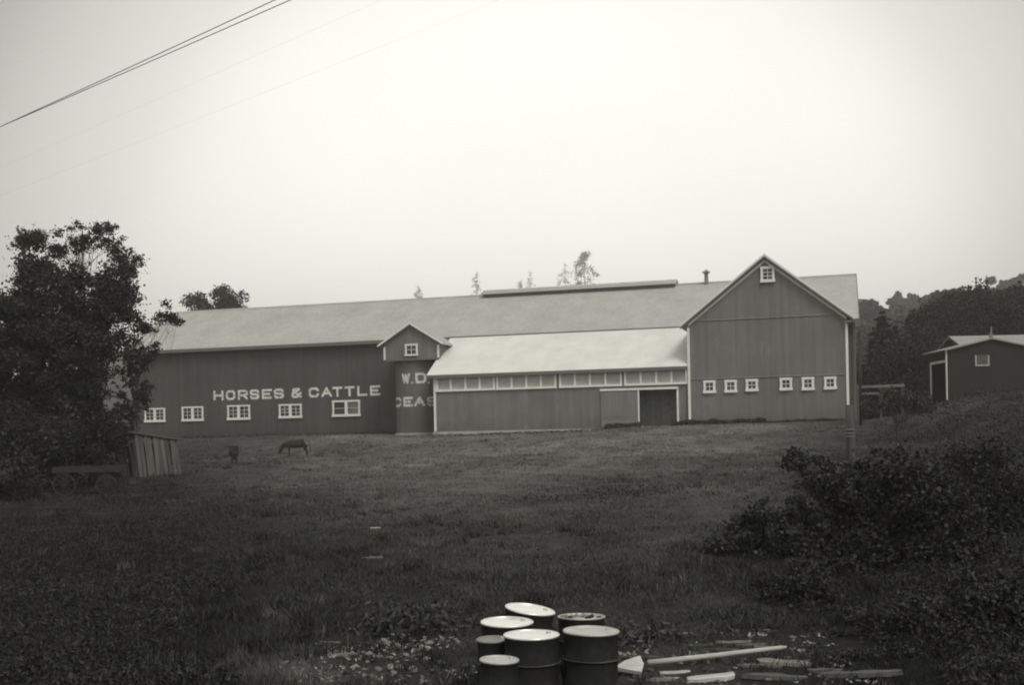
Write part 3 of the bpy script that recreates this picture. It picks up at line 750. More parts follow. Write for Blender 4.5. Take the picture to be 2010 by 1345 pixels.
# ---------------------------------------------------------------- old coop on the left
c0 = GH(274, 938)
coop = empty('chicken_coop', c0, 0, 'leaning coop of weathered upright boards with a sloping roof under the left trees', 'coop')
d1 = Vector((.93, .62, 0)).normalized(); d2 = Vector((-.80, .60, 0)).normalized()
Wd, Dp = 2.05, 1.35
def H1(s): return 2.08 - .24 * s / Wd * 1.3
def cgz(q): return on_ground(c0.x + q.x, c0.y + q.y) - c0.z
n_b = 10
for i in range(n_b):
    s0 = Wd * i / n_b; wdt = Wd / n_b * random.uniform(.78, .95)
    lean = -.16 + random.uniform(-.05, .05)
    a = d1 * (s0 + wdt / 2)
    b = a + Vector((lean * 1.3, 0, 0))
    zb = cgz(a) - random.uniform(0, .08)
    m_ = MB(); m_.bar((a.x, a.y, zb), (b.x, b.y, H1(s0) - random.uniform(.0, .07)), .028, wdt, up=d1)
    m_.build('board', 'weathered', coop)
for i in range(6):
    if i in (2,): continue
    s0 = Dp * i / 6; wdt = Dp / 6 * random.uniform(.5, .85)
    a = d2 * (s0 + wdt / 2 + .1); lean = -.18 + random.uniform(-.08, .04)
    b = a + Vector((lean, 0, 0))
    m_ = MB(); m_.bar((a.x, a.y, cgz(a) - .05), (b.x, b.y, 1.95 - random.uniform(0, .25) - i * .06), .028, wdt, up=d2)
    m_.build('board', 'weathered', coop)
off = Vector((-.17, 0, 0))
q0 = off - d1 * .25 - Vector((0, .12, 0)); q1 = off + d1 * (Wd + .3) - Vector((0, .12, 0)); q2 = q1 + d2 * (Dp + .3); q3 = q0 + d2 * (Dp + .3)
m_ = MB(); m_.prism([(q0.x, q0.y, 2.14), (q1.x, q1.y, 1.72), (q2.x, q2.y, 1.72), (q3.x, q3.y, 2.14)], (0, 0, .08)); m_.build('roof', 'weathered', coop)
m_ = MB(); m_.box(-.0, 1.6, .6, 1.5, -.1, 1.6); m_.v = [tuple(Vector((0, 0, p[2])) + d1 * (.1 + p[0]) + d2 * (p[1] - .4) * .9 + Vector((-.05 * p[2], 0, 0))) for p in m_.v]; m_.build('shade_filler', 'dark', coop)  # dark box inside, standing for the shade between the boards
m_ = MB(); m_.tube([off + Vector((0, 0, 2.0)), off + Vector((-.02, 0, 2.72))], .045, 6); m_.build('post', 'weathered', coop)
cs = GH(330, 930)
for i, (dx, dz_, ln, ang, lb) in enumerate([(0, .05, .75, .45, 'pale split stick leaning at the coop corner, the steeper of two'), (.08, .03, .9, .15, 'pale split stick lying low at the coop corner'), (-.3, .02, .9, -.05, 'thin pale lath lying along the foot of the coop')]):
    m_ = MB(); m_.bar((-ln / 2, 0, 0), (ln / 2, 0, ln * ang), .05, .04)
    o = m_.build('stick', 'palewood' if i < 2 else 'oldwood'); o.location = (cs.x + dx, cs.y - .15 - .1 * i, cs.z + dz_ + ln * ang * 0); tag(o, lb, 'stick', 'sticks at the foot of the coop')

# ---------------------------------------------------------------- farm wagon beside the coop
wg = GH(178, 972)
wagon = empty('farm_wagon', wg, math.radians(6), 'old low farm wagon standing in the dark under the left trees', 'wagon')
for i in range(5):
    m_ = MB(); m_.box(-1.25, 1.2, -.5 + i * .2 + .01, -.5 + (i + 1) * .2 - .01, .92, .97); m_.build('bed_plank', 'darkwood', wagon)
m_ = MB(); m_.box(-1.3, 1.25, -.56, -.51, .9, 1.15); m_.build('side_board', 'darkwood', wagon)
m_ = MB(); m_.box(-1.3, 1.25, .51, .56, .9, 1.15); m_.build('side_board', 'darkwood', wagon)
for xx in (-.8, .8):
    m_ = MB(); m_.box(xx - .06, xx + .06, -.75, .75, .38, .5); m_.build('axle', 'darkwood', wagon)
    m_ = MB(); m_.box(xx - .08, xx + .08, -.45, .45, .5, .92); m_.build('bolster', 'darkwood', wagon)
m_ = MB(); m_.box(-.8, .8, -.05, .05, .43, .5); m_.build('reach_pole', 'darkwood', wagon)
m_ = MB(); m_.bar((.8, 0, .45), (2.0, -.1, .12), .08); m_.build('tongue', 'darkwood', wagon)
for xx in (-.8, .8):
    for yy in (-.72, .72):
        r_ = .44 if xx < 0 else .40
        m_ = MB(); n_ = 28; v = []; f_ = []
        for kk in range(n_):
            a = 2 * math.pi * kk / n_
            for rr, dy in ((r_, -.035), (r_, .035), (r_ - .06, .035), (r_ - .06, -.035)):
                v.append((xx + rr * math.cos(a), yy + dy, r_ + rr * math.sin(a)))
        for kk in range(n_):
            for j in range(4):
                f_.append((kk * 4 + j, ((kk + 1) % n_) * 4 + j, ((kk + 1) % n_) * 4 + (j + 1) % 4, kk * 4 + (j + 1) % 4))
        m_.poly(v, f_); wh = m_.build('wheel', 'darkwood', wagon)
        m_ = MB(); m_.tube([(xx, yy - .09, r_), (xx, yy + .09, r_)], .075, 10); m_.build('hub', 'darkwood', wh)
        for kk in range(10):
            a = 2 * math.pi * kk / 10
            m_ = MB(); m_.tube([(xx + .07 * math.cos(a), yy, r_ + .07 * math.sin(a)), (xx + (r_ - .05) * math.cos(a), yy, r_ + (r_ - .05) * math.sin(a))], .018, 5); m_.build('spoke', 'darkwood', wh)

# ---------------------------------------------------------------- cattle
def skin_body(name, verts, edges, radii, parent, m='hide', sub=2):
    me = bpy.data.meshes.new(name); me.from_pydata(verts, edges, []); me.update()
    o = bpy.data.objects.new(name, me); COL.objects.link(o)
    md = o.modifiers.new('skin', 'SKIN'); md.use_smooth_shade = True
    sv = me.skin_vertices[0].data
    for i, r in enumerate(radii):
        sv[i].radius = (r, r) if not hasattr(r, '__len__') else r
        sv[i].use_root = (i == 0)
    o.modifiers.new('sub', 'SUBSURF').levels = sub; o.modifiers['sub'].render_levels = sub
    bpy.context.view_layer.update()
    dg = bpy.context.evaluated_depsgraph_get()
    nm = bpy.data.meshes.new_from_object(o.evaluated_get(dg)); nm.name = name
    bpy.data.objects.remove(o)
    nm.materials.clear(); nm.materials.append(M[m])
    q = bpy.data.objects.new(name, nm); COL.objects.link(q); q.parent = parent
    return q
def calf(loc, rz, sc, label, grazing):
    root = empty('calf', loc, rz, label, 'calf', 'young cattle in the field')
    # facing -x
    V = [(.0, 0, .80), (-.38, 0, .80), (-.62, 0, .84), (.40, 0, .83), (.60, 0, .84)]
    Ed = [(0, 1), (1, 2), (0, 3), (3, 4)]; R_ = [(.29), (.27), (.20), (.28), (.22)]
    nk = [(-.78, 0, .78), (-.90, 0, .62), (-.98, 0, .42), (-1.06, 0, .22)] if grazing else [(-.76, 0, .98), (-.90, 0, 1.10), (-1.05, 0, 1.06), (-1.20, 0, .98)]
    prev = 2
    for p, r in zip(nk, (.165, .13, .125, .08)):
        V.append(p); R_.append(r); Ed.append((prev, len(V) - 1)); prev = len(V) - 1
    head = V[-2]
    for (x, y, hind) in ((-.50, .13, 0), (-.47, -.13, 0), (.50, .13, 1), (.56, -.13, 1)):
        st = 1 if not hind else 3
        pts = [(x, y, .62), (x + .02, y, .38), (x, y, .17), (x - .02, y, .02)] if not hind else [(x - .02, y, .66), (x - .06, y, .50), (x + .09, y, .34), (x + .06, y, .02)]
        rr = (.10, .055, .04, .045) if not hind else (.13, .085, .045, .045)
        pr = 2 if not hind else 4
        for p, r in zip(pts, rr):
            V.append(p); R_.append(r); Ed.append((pr, len(V) - 1)); pr = len(V) - 1
    V = [(a * sc, b * sc, c * sc) for a, b, c in V]
    R_ = [r * sc for r in R_]
    skin_body('body', V, Ed, R_, root)
    h = Vector(head) * sc
    for sg in (-1, 1):
        m_ = MB(); e0 = h + Vector((.05 * sc, sg * .07 * sc, .05 * sc)); e1 = e0 + Vector((.03, sg * .17 * sc, .03 * sc)); m_.tube([e0, e0.lerp(e1, .5), e1], [.03 * sc, .045 * sc, .008], 6); m_.build('ear', 'hide', root, True)
    m_ = MB(); m_.tube([(.72 * sc, 0, .95 * sc), (.80 * sc, 0, .80 * sc), (.80 * sc, 0, .5 * sc), (.79 * sc, 0, .34 * sc)], [.03 * sc, .022 * sc, .018 * sc, .04 * sc], 6); m_.build('tail', 'hide', root, True)
    return root
g1 = GH(583, 897); calf(g1, math.radians(6), .98, 'dark calf standing side-on in the field below the fourth barn window', True)
g2 = GH(460, 911); calf(g2, math.radians(-78), .92, 'dark calf seen end-on, nearer the coop than the other', True)

# ---------------------------------------------------------------- drums in the foreground
def drum(name, X_, Y_, ztop, R_, H_, label, lid, tilt=(0, 0), rz=0.0, rimw=.006, junk=0, dent=False, open_depth=.006):
    z = EYE + ztop - H_
    root = empty(name, (X_, Y_, z), rz, label, 'drum', 'drums standing together in the foreground')
    root.rotation_euler = (tilt[0], tilt[1], rz)
    prof = [(R_ - .01, 0), (R_, .02)]
    for hb in (H_ * .36, H_ * .68):
        prof += [(R_ - .004, hb - .03), (R_ - .004, hb - .012), (R_ + .010, hb - .004), (R_ + .010, hb + .004), (R_ - .004, hb + .012)]
    prof += [(R_ - .004, H_ - .03), (R_, H_ - .02)]
    m_ = MB(); m_.lathe(prof, 56)
    dn = [(random.uniform(0, 6.28), random.uniform(.15, .8) * H_, random.uniform(.008, .02)) for _ in range(5)]
    vv2 = []
    for (x, y, z2) in m_.v:
        a_ = math.atan2(y, x); q_ = 0
        for (da, dz2, dd) in dn:
            e_ = (a_ - da + math.pi) % (2 * math.pi) - math.pi
            q_ += dd * math.exp(-(e_ / .28) ** 2 - ((z2 - dz2) / .09) ** 2)
        f2 = 1 - q_ / R_; vv2.append((x * f2, y * f2, z2))
    m_.v = vv2; b = m_.build('body', 'iron', root, True)
    for hb in (H_ * .68,):
        m_ = MB(); m_.lathe([(R_ - .002, hb - .008), (R_ + .0135, hb - .004), (R_ + .0135, hb + .004), (R_ - .002, hb + .008)], 56); m_.build('hoop', 'hoop', root, True)
    m_ = MB(); m_.lathe([(R_ - .006, H_ - .022), (R_ + .007, H_ - .018), (R_ + .009, H_ - .004), (R_ + .002, H_ + .002), (R_ - rimw, H_), (R_ - rimw - .002, H_ - open_depth)], 56); m_.build('rim', lid, root, True)
    m_ = MB(); pr = [(R_ - rimw - .003, H_ - open_depth)] + [(R_ * q, H_ - open_depth - .002 + .010 * (1 - q * q)) for q in (.8, .55, .3, .08, .002)]
    m_.lathe(pr, 56); l_ = m_.build('lid', lid, root, True)
    if not junk:
        m_ = MB(); m_.lathe([(.026, H_ - open_depth + .002), (.026, H_ - open_depth + .014), (.002, H_ - open_depth + .015)], 12, (R_ * .62, R_ * .25, 0)); m_.build('bung', 'lid_dull', root, True)
    if junk:
        for i in range(junk):
            a = random.uniform(0, 6.28); q = R_ * random.uniform(.1, .9); s_ = random.uniform(.02, .05)
            m_ = MB(); c_ = Vector((q * math.cos(a), q * math.sin(a), H_ - open_depth + .012))
            m_.bar(c_ - Vector((s_, s_ * random.uniform(-1, 1), 0)), c_ + Vector((s_, s_ * random.uniform(-1, 1), s_ * random.uniform(.1, .9))), s_ * .6)
            o = m_.build('scrap', 'darkwood' if i % 2 else 'stone', root)
    return root
drum('steel_drum', .155, 11.6, -2.065, .285, .88, 'black drum with a bright white head, front middle of the cluster', 'lid', tilt=(0, .006))
drum('steel_drum', .755, 11.62, -2.04, .285, .88, 'black drum with a dull grey-white head, front right of the cluster', 'lid_dull', tilt=(.0, .03))
drum('steel_drum', -.115, 12.4, -2.055, .285, .88, 'black drum with a bright white head, left in the second row', 'lid', tilt=(.03, .02))
drum('steel_drum', .035, 13.0, -2.0, .285, .88, 'rearmost bright-headed drum, leaning down to the right', 'lid', tilt=(.05, .155))
drum('steel_drum', .77, 13.25, -2.16, .275, .86, 'rear right drum with scraps lying on its sunken head', 'lid_dull', tilt=(-.035, .01), junk=16, open_depth=.03)
drum('small_drum', -.25, 11.88, -2.15, .165, .78, 'narrow drum with a rusty grey head, tucked behind the front left', 'lid_grey', tilt=(.03, 0))
drum('small_drum', -.195, 10.6, -2.115, .18, .82, 'narrow drum with a pale mottled head, nearest at the lower left', 'lid_dull', tilt=(.01, .04))

# ---------------------------------------------------------------- timber and scrap lying in the foreground
PR = np.random.default_rng(3)
def plank(px, py, ln, w_, th, ang, m, name, label, cat, group=None, lift=.0, pitch=0.0, yaw=None):
    g = GH(px, py)
    mb = MB(); n_ = 6; k_ = []
    for i in range(n_):
        t = i / (n_ - 1) - .5
        sag = PR.uniform(-.004, .004); wv_ = w_ * (1 + PR.uniform(-.15, .1)) * (PR.uniform(.35, .8) if i in (0, n_ - 1) else 1)
        k_.append((t * ln, wv_ / 2 * PR.uniform(.9, 1), sag))
    v = []
    for x, hw, sg in k_:
        jj = PR.uniform(-.12, .12, 3) * w_; v += [(x + jj[2], -hw + jj[0], sg - th / 2), (x, hw + jj[1], sg - th / 2), (x - jj[2], hw + jj[1], sg + th * PR.uniform(.25, .6)), (x, -hw + jj[0], sg + th * PR.uniform(.25, .6))]
    f_ = [(0, 3, 2, 1), tuple(4 * (n_ - 1) + j for j in range(4))]
    for i in range(n_ - 1):
        for j in range(4): f_.append((4 * i + j, 4 * i + (j + 1) % 4, 4 * i + 4 + (j + 1) % 4, 4 * i + 4 + j))
    mb.poly(v, f_)
    o = mb.build(name, m); o.location = (g.x, g.y, g.z + th / 2 + lift); o.rotation_euler = (PR.uniform(-.12, .12), pitch, ang)
    return tag(o, label, cat, group)
# the long pale pole
a = GH(1272, 1318); b = GH(1545, 1293)
m_ = MB(); aa = Vector((0, 0, .09)); bb = b - a + Vector((0, 0, .13)); m_.tube([aa, aa.lerp(bb, .5) + Vector((0, 0, -.005)), aa.lerp(bb, .96), bb], [.035, .032, .026, .008], 10)
o = m_.build('wooden_pole', 'palewood', None, True); o.location = a; tag(o, 'long pale peeled pole lying across the scrap at the lower right', 'pole')
# broad pointed board at its thick end
g = GH(1236, 1326)
m_ = MB(); m_.prism([(-.19, -.03, .02), (.10, -.16, .02), (.17, .0, .03), (.15, .14, .06), (-.05, .06, .05)], (0, 0, .045)); o = m_.build('broad_board', 'palewood'); o.location = (g.x, g.y, g.z + .06); o.rotation_euler = (.35, 0, .1); tag(o, 'pale tapering board end lying where the long pole begins', 'board')
g = GH(1198, 1338)
m_ = MB(); m_.prism([(-.03, -.02, -.2), (.03, -.02, -.2), (.035, -.02, .16), (-.02, -.02, .18)], (0, .04, 0)); o = m_.build('upright_stake', 'palewood'); o.location = g; tag(o, 'short pale stake standing upright against the front right drum', 'stake')
spec_ = [
 (1325, 1325, .36, .09, .03, -.05, 'palewood', 'short pale plank just below the long pole'),
 (1300, 1338, .30, .07, .04, .1, 'oldwood', 'short plank end at the bottom edge left of the bark slab'),
 (1395, 1336, .55, .16, .05, .06, 'palewood', 'ragged pale slab at the bottom edge under the long pole'),
 (1540, 1308, .62, .22, .05, -.06, 'oldwood', 'broad grey plank with a rounded end right of the pole tip'),
 (1490, 1312, .52, .08, .04, -.12, 'oldwood', 'narrow grey plank under the pole tip'),
 (1520, 1336, .75, .18, .05, .02, 'weathered', 'wide dark slab at the bottom edge right of the middle'),
 (1690, 1330, .95, .12, .06, .03, 'weathered', 'long grey timber at the bottom edge below the bush'),
 (1620, 1322, .40, .07, .04, -.15, 'weathered', 'short grey timber between the broad plank and the long timber'),
 (1440, 1264, .46, .08, .03, -.05, 'oldwood', 'thin plank on top of the far scrap pile'),
 (1475, 1270, .40, .06, .03, -.15, 'oldwood', 'thin plank second from the back of the scrap pile'),
 (1503, 1275, .30, .08, .03, -.5, 'oldwood', 'stubby plank slanting down at the right end of the scrap pile'),
 (1450, 1281, .60, .07, .03, -.10, 'weathered', 'dark plank in the middle of the scrap pile'),
 (1375, 1270, .35, .06, .03, .2, 'weathered', 'small plank at the left end of the scrap pile'),
 (1255, 1250, .55, .05, .03, .06, 'oldwood', 'thin lath on the grass right of the drums, nearer of two'),
 (1320, 1248, .60, .05, .03, -.06, 'oldwood', 'thin lath on the grass right of the drums, farther of two'),
 (1222, 1262, .34, .07, .04, .35, 'oldwood', 'stub of plank lying close behind the front right drum'),
 (1255, 1296, .45, .06, .03, -.2, 'weathered', 'dark lath in the hollow right of the drums'),
 (1360, 1300, .55, .05, .03, .12, 'weathered', 'dark lath just above the long pole'),
 (1240, 1312, .3, .04, .03, .1, 'oldwood', 'small lath above the tapering board'),
 (655, 1265, .40, .05, .03, -.15, 'oldwood', 'thin stick on the bare earth at the lower left'),
 (672, 1290, .40, .05, .03, .35, 'oldwood', 'slanting stick among the rubble at the lower left'),
 (770, 1249, .13, .06, .03, 0, 'palewood', 'left of two bright white chips on the rubble'),
 (792, 1249, .18, .06, .03, 0, 'palewood', 'right of two bright white chips on the rubble'),
 (905, 1233, .35, .06, .03, .25, 'oldwood', 'grey stick lying left of the drums'),
 (875, 1241, .35, .06, .03, .15, 'weathered', 'darker stick farther left of the drums'),
 (730, 1097, .45, .09, .04, .03, 'oldwood', 'small grey board lying alone in the middle of the field'),
 (737, 1038, .28, .05, .04, .3, 'palewood', 'tiny pale stick lying alone in the upper field'),
]
for (px, py, ln, w_, th, an, m, lb) in spec_:
    plank(px, py, ln, w_, th, an, m, 'plank' if w_ > .055 else 'lath', lb, 'plank' if w_ > .055 else 'lath', 'scrap timber in the foreground', lift=.0 if py > 1240 else -.01, pitch=PR.uniform(-.06, .06))
# stones and rubble
def stone_mesh(seed):
    r_ = np.random.default_rng(seed); bm = bmesh.new(); bmesh.ops.create_icosphere(bm, subdivisions=2, radius=1)
    sc = r_.uniform(.6, 1.1, 3)
    for v in bm.verts:
        d = 1 + .28 * math.sin(v.co.x * 3.1 + seed) * math.cos(v.co.y * 2.7 + seed * 2) + r_.uniform(-.09, .09)
        v.co = Vector((v.co.x * sc[0] * d, v.co.y * sc[1] * d, v.co.z * sc[2] * .6 * d))
    me = bpy.data.meshes.new('stone'); bm.to_mesh(me); bm.free(); me.materials.append(M['stone']); return me
SM = [stone_mesh(i) for i in range(6)]
def stone(px, py, s_, label, group):
    g = GH(px, py); o = bpy.data.objects.new('stone', SM[random.randrange(6)]); COL.objects.link(o)
    o.location = (g.x, g.y, g.z + s_ * .2); o.scale = (s_, s_, s_); o.rotation_euler = (random.uniform(-.4, .4), random.uniform(-.4, .4), random.uniform(0, 6.3)); tag(o, label, 'stone', group)
for i in range(60):
    px = random.uniform(690, 870); py = random.uniform(1252, 1342)
    if px < 740 and py < 1270: continue
    stone(px, py, random.uniform(.02, .06), 'small pale stone in the rubble left of the drums', 'stones of the rubble left of the drums')
for i in range(18):
    px = random.uniform(540, 690); py = random.uniform(1270, 1342)
    stone(px, py, random.uniform(.02, .05), 'small stone on the bare earth at the lower left', 'stones on the bare earth at the lower left')
for i in range(18):
    px = random.uniform(1200, 1620); py = random.uniform(1285, 1342)
    stone(px, py, random.uniform(.02, .055), 'small stone between the planks at the lower right', 'stones among the planks at the lower right')

# fine litter too small to count: chips, leaves and bark bits
n = 9000
lx = np.concatenate([rng.uniform(-2.8, -.4, n // 2), rng.uniform(1.0, 4.2, n // 2)]); ly = rng.uniform(11.8, 15.6, n)
keep = fbm(lx * 1.3, ly * 1.3, 44) > .46 + rng.uniform(0, .16, len(lx))
lx, ly = lx[keep], ly[keep]
lz = gz(lx, ly) + .015
o = leaves_mesh('litter', np.stack([lx, ly, lz], 1), .045, 'weed', flat=.6, aspect=.45, size_arr=.012 + .1 * rng.uniform(0, 1, len(lx)) ** 3)
o.data.materials.clear(); o.data.materials.append(leafmat('chips and bark', .19, .98)); M['chips'] = o.data.materials[0]
tag(o, 'chips, bark and dead stalks strewn over the near ground', kind='stuff')

# ---------------------------------------------------------------- grass
def blades(name, x, y, h, wd, m, lean=.5, tone=None, lab=None):
    n = len(x); z = gz(x, y) - .01
    a = rng.uniform(0, 2 * np.pi, n); dx, dy = np.cos(a) * wd / 2, np.sin(a) * wd / 2
    lx_, ly_ = rng.normal(0, lean, n) * h, rng.normal(0, lean, n) * h
    v = np.stack([np.stack([x - dx, y - dy, z], 1), np.stack([x + dx, y + dy, z], 1), np.stack([x + lx_, y + ly_, z + h], 1)], 1).reshape(-1, 3)
    f = np.arange(3 * n).reshape(-1, 3)
    o = np_mesh(name, v, f, m, tone=np.repeat(tone if tone is not None else rng.uniform(0, 1, n), 3))
    return tag(o, lab, kind='stuff')
n = 520000
yy = 11.0 * (92 / 11.0) ** rng.uniform(0, 1, n) ** 1.15
xx = rng.uniform(-.50, .50, n) * yy
u_, v_ = uv_of(xx, yy)
ok = ~((v_ > -.3) & (u_ < .8) & (u_ > -31)) & ~((v_ > 5.7) & (u_ < 1))
ok &= ~((xx > 30.8) & (yy > 79.4))
hb = turf_vignette_tone(xx, yy)
cl = fbm(xx * .9, yy * .9, 61, 3)
ok &= rng.uniform(0, 1, n) < np.clip((cl - .2) * 2.2, .25, 1)
bare = ((fbm(xx * .8, yy * .8, 71) > .5) & (yy < 15.6) & ((xx < -.3) | (xx > 1.0)) & (xx > -3.6)) | (((xx + 2.75) / 1.0) ** 2 + ((yy - 13.9) / .9) ** 2 < 1)
ok &= ~(bare & (rng.uniform(0, 1, n) < .88))
xx, yy, hb, cl = xx[ok], yy[ok], hb[ok], cl[ok]
hh = (.045 + .08 * np.clip(cl - .3, 0, 1)) * rng.uniform(.5, 1.6, len(xx)) * (1 + yy * .004)
wdt = .010 + yy * .0007
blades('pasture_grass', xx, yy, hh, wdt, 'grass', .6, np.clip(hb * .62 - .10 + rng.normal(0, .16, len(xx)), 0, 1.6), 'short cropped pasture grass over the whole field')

nt_ = 4200
ty = 11.5 * (80 / 11.5) ** rng.uniform(0, 1, nt_) ** .9; tx = rng.uniform(-.48, .48, nt_) * ty
keep = fbm(tx * .25, ty * .25, 91, 3) > .42
tx, ty = tx[keep], ty[keep]
uu_, vv_ = uv_of(tx, ty); keep = vv_ < -1.5; tx, ty = tx[keep], ty[keep]
kb = 26
bx_ = np.repeat(tx, kb) + rng.normal(0, .07, len(tx) * kb) * (1 + np.repeat(ty, kb) * .02); by_ = np.repeat(ty, kb) + rng.normal(0, .07, len(tx) * kb) * (1 + np.repeat(ty, kb) * .02)
th_ = np.repeat(rng.uniform(.08, .24, len(tx)), kb) * rng.uniform(.5, 1.2, len(bx_))
blades('grass_tufts', bx_, by_, th_, .009 + by_ * .0006, 'grass', .45, np.clip(turf_vignette_tone(bx_, by_) * .62 - .12 + np.repeat(rng.normal(0, .3, len(tx)), kb), 0, 1.6), 'ranker tufts of grass scattered over the pasture')
# weed clumps: along the gable foot, the door, patches in the field
def weedpatch(name, lab, cx, cy, sx, sy, n, h, rot=0.0):
    a = rng.normal(0, 1, (n, 2)) * [sx, sy]; c_, s_ = math.cos(rot), math.sin(rot)
    x = cx + a[:, 0] * c_ - a[:, 1] * s_; y = cy + a[:, 0] * s_ + a[:, 1] * c_
    hz_ = rng.uniform(0, 1, n) * h * (.4 + 1.2 * fbm(x * 2, y * 2, 31))
    z = gz(x, y) + hz_
    o = leaves_mesh(name, np.stack([x, y, z], 1), .11, 'weed', aspect=.35)
    return tag(o, lab, kind='stuff')
for i, (ua, ub, h, n_) in enumerate([(-12.0, -5.5, .36, 4600), (-5.5, -.3, .18, 1600), (-16.8, -14.2, .34, 1500), (-29.8, -18, .16, 1600), (-59, -35, .25, 2600)]):
    u = rng.uniform(ua, ub, n_); vv = (-.15 if ua > -30 else 5.7) - np.abs(rng.normal(0, .28, n_))
    x = O2[0] + UX[0] * u + NX[0] * vv; y = O2[1] + UX[1] * u + NX[1] * vv
    z = gz(x, y) + rng.uniform(0, 1, n_) * h * (.3 + 1.3 * fbm(u * 1.2, vv, 12))
    o = leaves_mesh('weeds', np.stack([x, y, z], 1), .15, 'weed', aspect=.4)
    tag(o, ['ragged dark weeds along the foot of the gable wall', 'thin weeds under the right windows of the gable', 'weeds in front of the sliding door', 'sparse weeds along the lean-to foundation', 'weeds at the foot of the lettered wall'][i], kind='stuff')
for (px, py, sx, sy, n_, h, lab) in [(1240, 972, 1.3, .5, 1500, .28, 'dark weed patch in the middle of the field'), (1085, 985, 1.0, .5, 700, .2, 'thin weed patch left of the dark one in the field'),
                                     (800, 1240, .35, .3, 1300, .38, 'tall dark weeds behind the rubble left of the drums'), (1230, 1262, .5, .3, 1100, .2, 'weeds behind the laths right of the drums')]:
    g = GH(px, py); weedpatch('weed_patch', lab, g.x, g.y, sx, sy, n_, h)

def growth(name, lab, xa_, xb_, ya_, yb_, n_, h, thr=.42, m='undergrowth', leaf=.07):
    px_ = rng.uniform(xa_, xb_, n_); Yq = ya_ * (yb_ / ya_) ** rng.uniform(0, 1, n_)
    x = (px_ - 1005) / FOC * Yq; cl_ = fbm(x * .7, Yq * .7, 88, 3)
    edge = np.minimum(px_ - xa_ if xa_ > 0 else 999, xb_ - px_ if xb_ < 2010 else 999) / 160.0
    kp = cl_ * np.clip(.55 + edge * .45, 0, 1.15) > thr * rng.uniform(.8, 1.2, n_)
    x, Yq, cl_ = x[kp], Yq[kp], cl_[kp]
    z = gz(x, Yq) + rng.uniform(0, 1, len(x)) ** 1.5 * h * (.25 + 2.2 * np.clip(cl_ - .38, 0, 1))
    o = leaves_mesh(name, np.stack([x, Yq, z], 1), leaf, m, aspect=.32); return tag(o, lab, kind='stuff')
growth('undergrowth', 'vignette-darkened growth over the lower left of the field', -60, 470, 11.5, 34, 90000, .30, thr=.36)  # low plants added to darken the lower corners like a vignette
growth('undergrowth', 'vignette-darkened growth round the bushes at the lower right', 1540, 2080, 13.6, 40, 110000, .5, thr=.30)
growth('undergrowth', 'vignette-darkened growth in the lower right corner', 1840, 2080, 11.5, 13.6, 16000, .4, thr=.30)
growth('undergrowth', 'dark growth on the bank right of the barn', 1700, 2080, 46, 76, 30000, .5, leaf=.16)
# ---------------------------------------------------------------- trees and bushes
def blob_points(clusters, n, spread):
    """clusters: rows (x,y,z,r); leaves denser near each cluster's skin"""
    w_ = clusters[:, 3] ** 2; idx = rng.choice(len(clusters), n, p=w_ / w_.sum())
    d = rng.normal(size=(n, 3)); d /= np.linalg.norm(d, axis=1)[:, None]
    r = clusters[idx, 3] * rng.uniform(0, 1, n) ** spread * np.where((rng.uniform(0, 1, n) < .3) & (clusters[idx, 3] < .8), rng.uniform(1, 1.9, n), 1)
    return clusters[idx, :3] + d * r[:, None] * np.array([1, 1, .8])
def tree(name, base, crown, nleaf, leaf, trunk_r, label, cat, group=None, m='leaf', ncl=60, trunk_lean=(0, 0), clr=(.35, .8), limbs=True, spread=.5, seed=None):
    """crown: list of ellipsoids (cx,cy,cz,rx,ry,rz) relative to base"""
    root = empty(name, base, 0, label, cat, group)
    cl = []
    vol = np.array([c[3] * c[4] * c[5] for c in crown]) ** .7; pr = vol / vol.sum()
    for i in range(ncl):
        c = crown[rng.choice(len(crown), p=pr)]
        d = rng.normal(size=3); d /= np.linalg.norm(d); r = rng.uniform(.25, 1) ** .6
        cl.append([c[0] + d[0] * c[3] * r, c[1] + d[1] * c[4] * r, c[2] + d[2] * c[5] * r, rng.uniform(*clr)])
    cl = np.array(cl)
    pts = blob_points(cl, nleaf, spread)
    o = leaves_mesh('crown', pts, leaf, m, root, aspect=.7)
    tb = MB(); zt_ = max(c[2] for c in crown); top_ = Vector((trunk_lean[0], trunk_lean[1], zt_))
    n_ = 6; tp = [Vector((0, 0, -.3)).lerp(top_, i / n_) + Vector((rng.normal() * .02 * zt_, rng.normal() * .02 * zt_, 0)) * (1 if 0 < i < n_ else 0) for i in range(n_ + 1)]
    tb.tube(tp, [trunk_r * (1 - .8 * i / n_) for i in range(n_ + 1)], 8)
    if limbs:
        for c in cl[:: max(1, len(cl) // 45)]:
            q = Vector(c[:3]); f_ = min(.9, max(.15, (q.z - .35 * (q - top_ * (q.z / zt_ if zt_ else 0)).length) / zt_))
            f_ = min(f_, rng.uniform(.3, .92)); s_ = Vector((0, 0, -.3)).lerp(top_, f_); ln_ = (q - s_).length
            jit = lambda a: Vector(rng.normal(0, a * ln_, 3))
            m1 = s_.lerp(q, .33) + Vector((0, 0, -.05 * ln_)) + jit(.05); m2 = s_.lerp(q, .68) + Vector((0, 0, .05 * ln_)) + jit(.06)
            tb.tube([s_, m1, m2, q], [trunk_r * .22, trunk_r * .15, trunk_r * .09, trunk_r * .03], 5, cap=False)
            for _ in range(3):
                e_ = q + Vector(rng.normal(0, c[3] * .7, 3)); tb.tube([m2, m2.lerp(e_, .5) + jit(.04), e_], [trunk_r * .07, trunk_r * .05, trunk_r * .02], 4, cap=False)
    tb.build('trunk', 'bark', root, True)
    return root
def wp(px, py, Yd): return P(px, py, Yd)
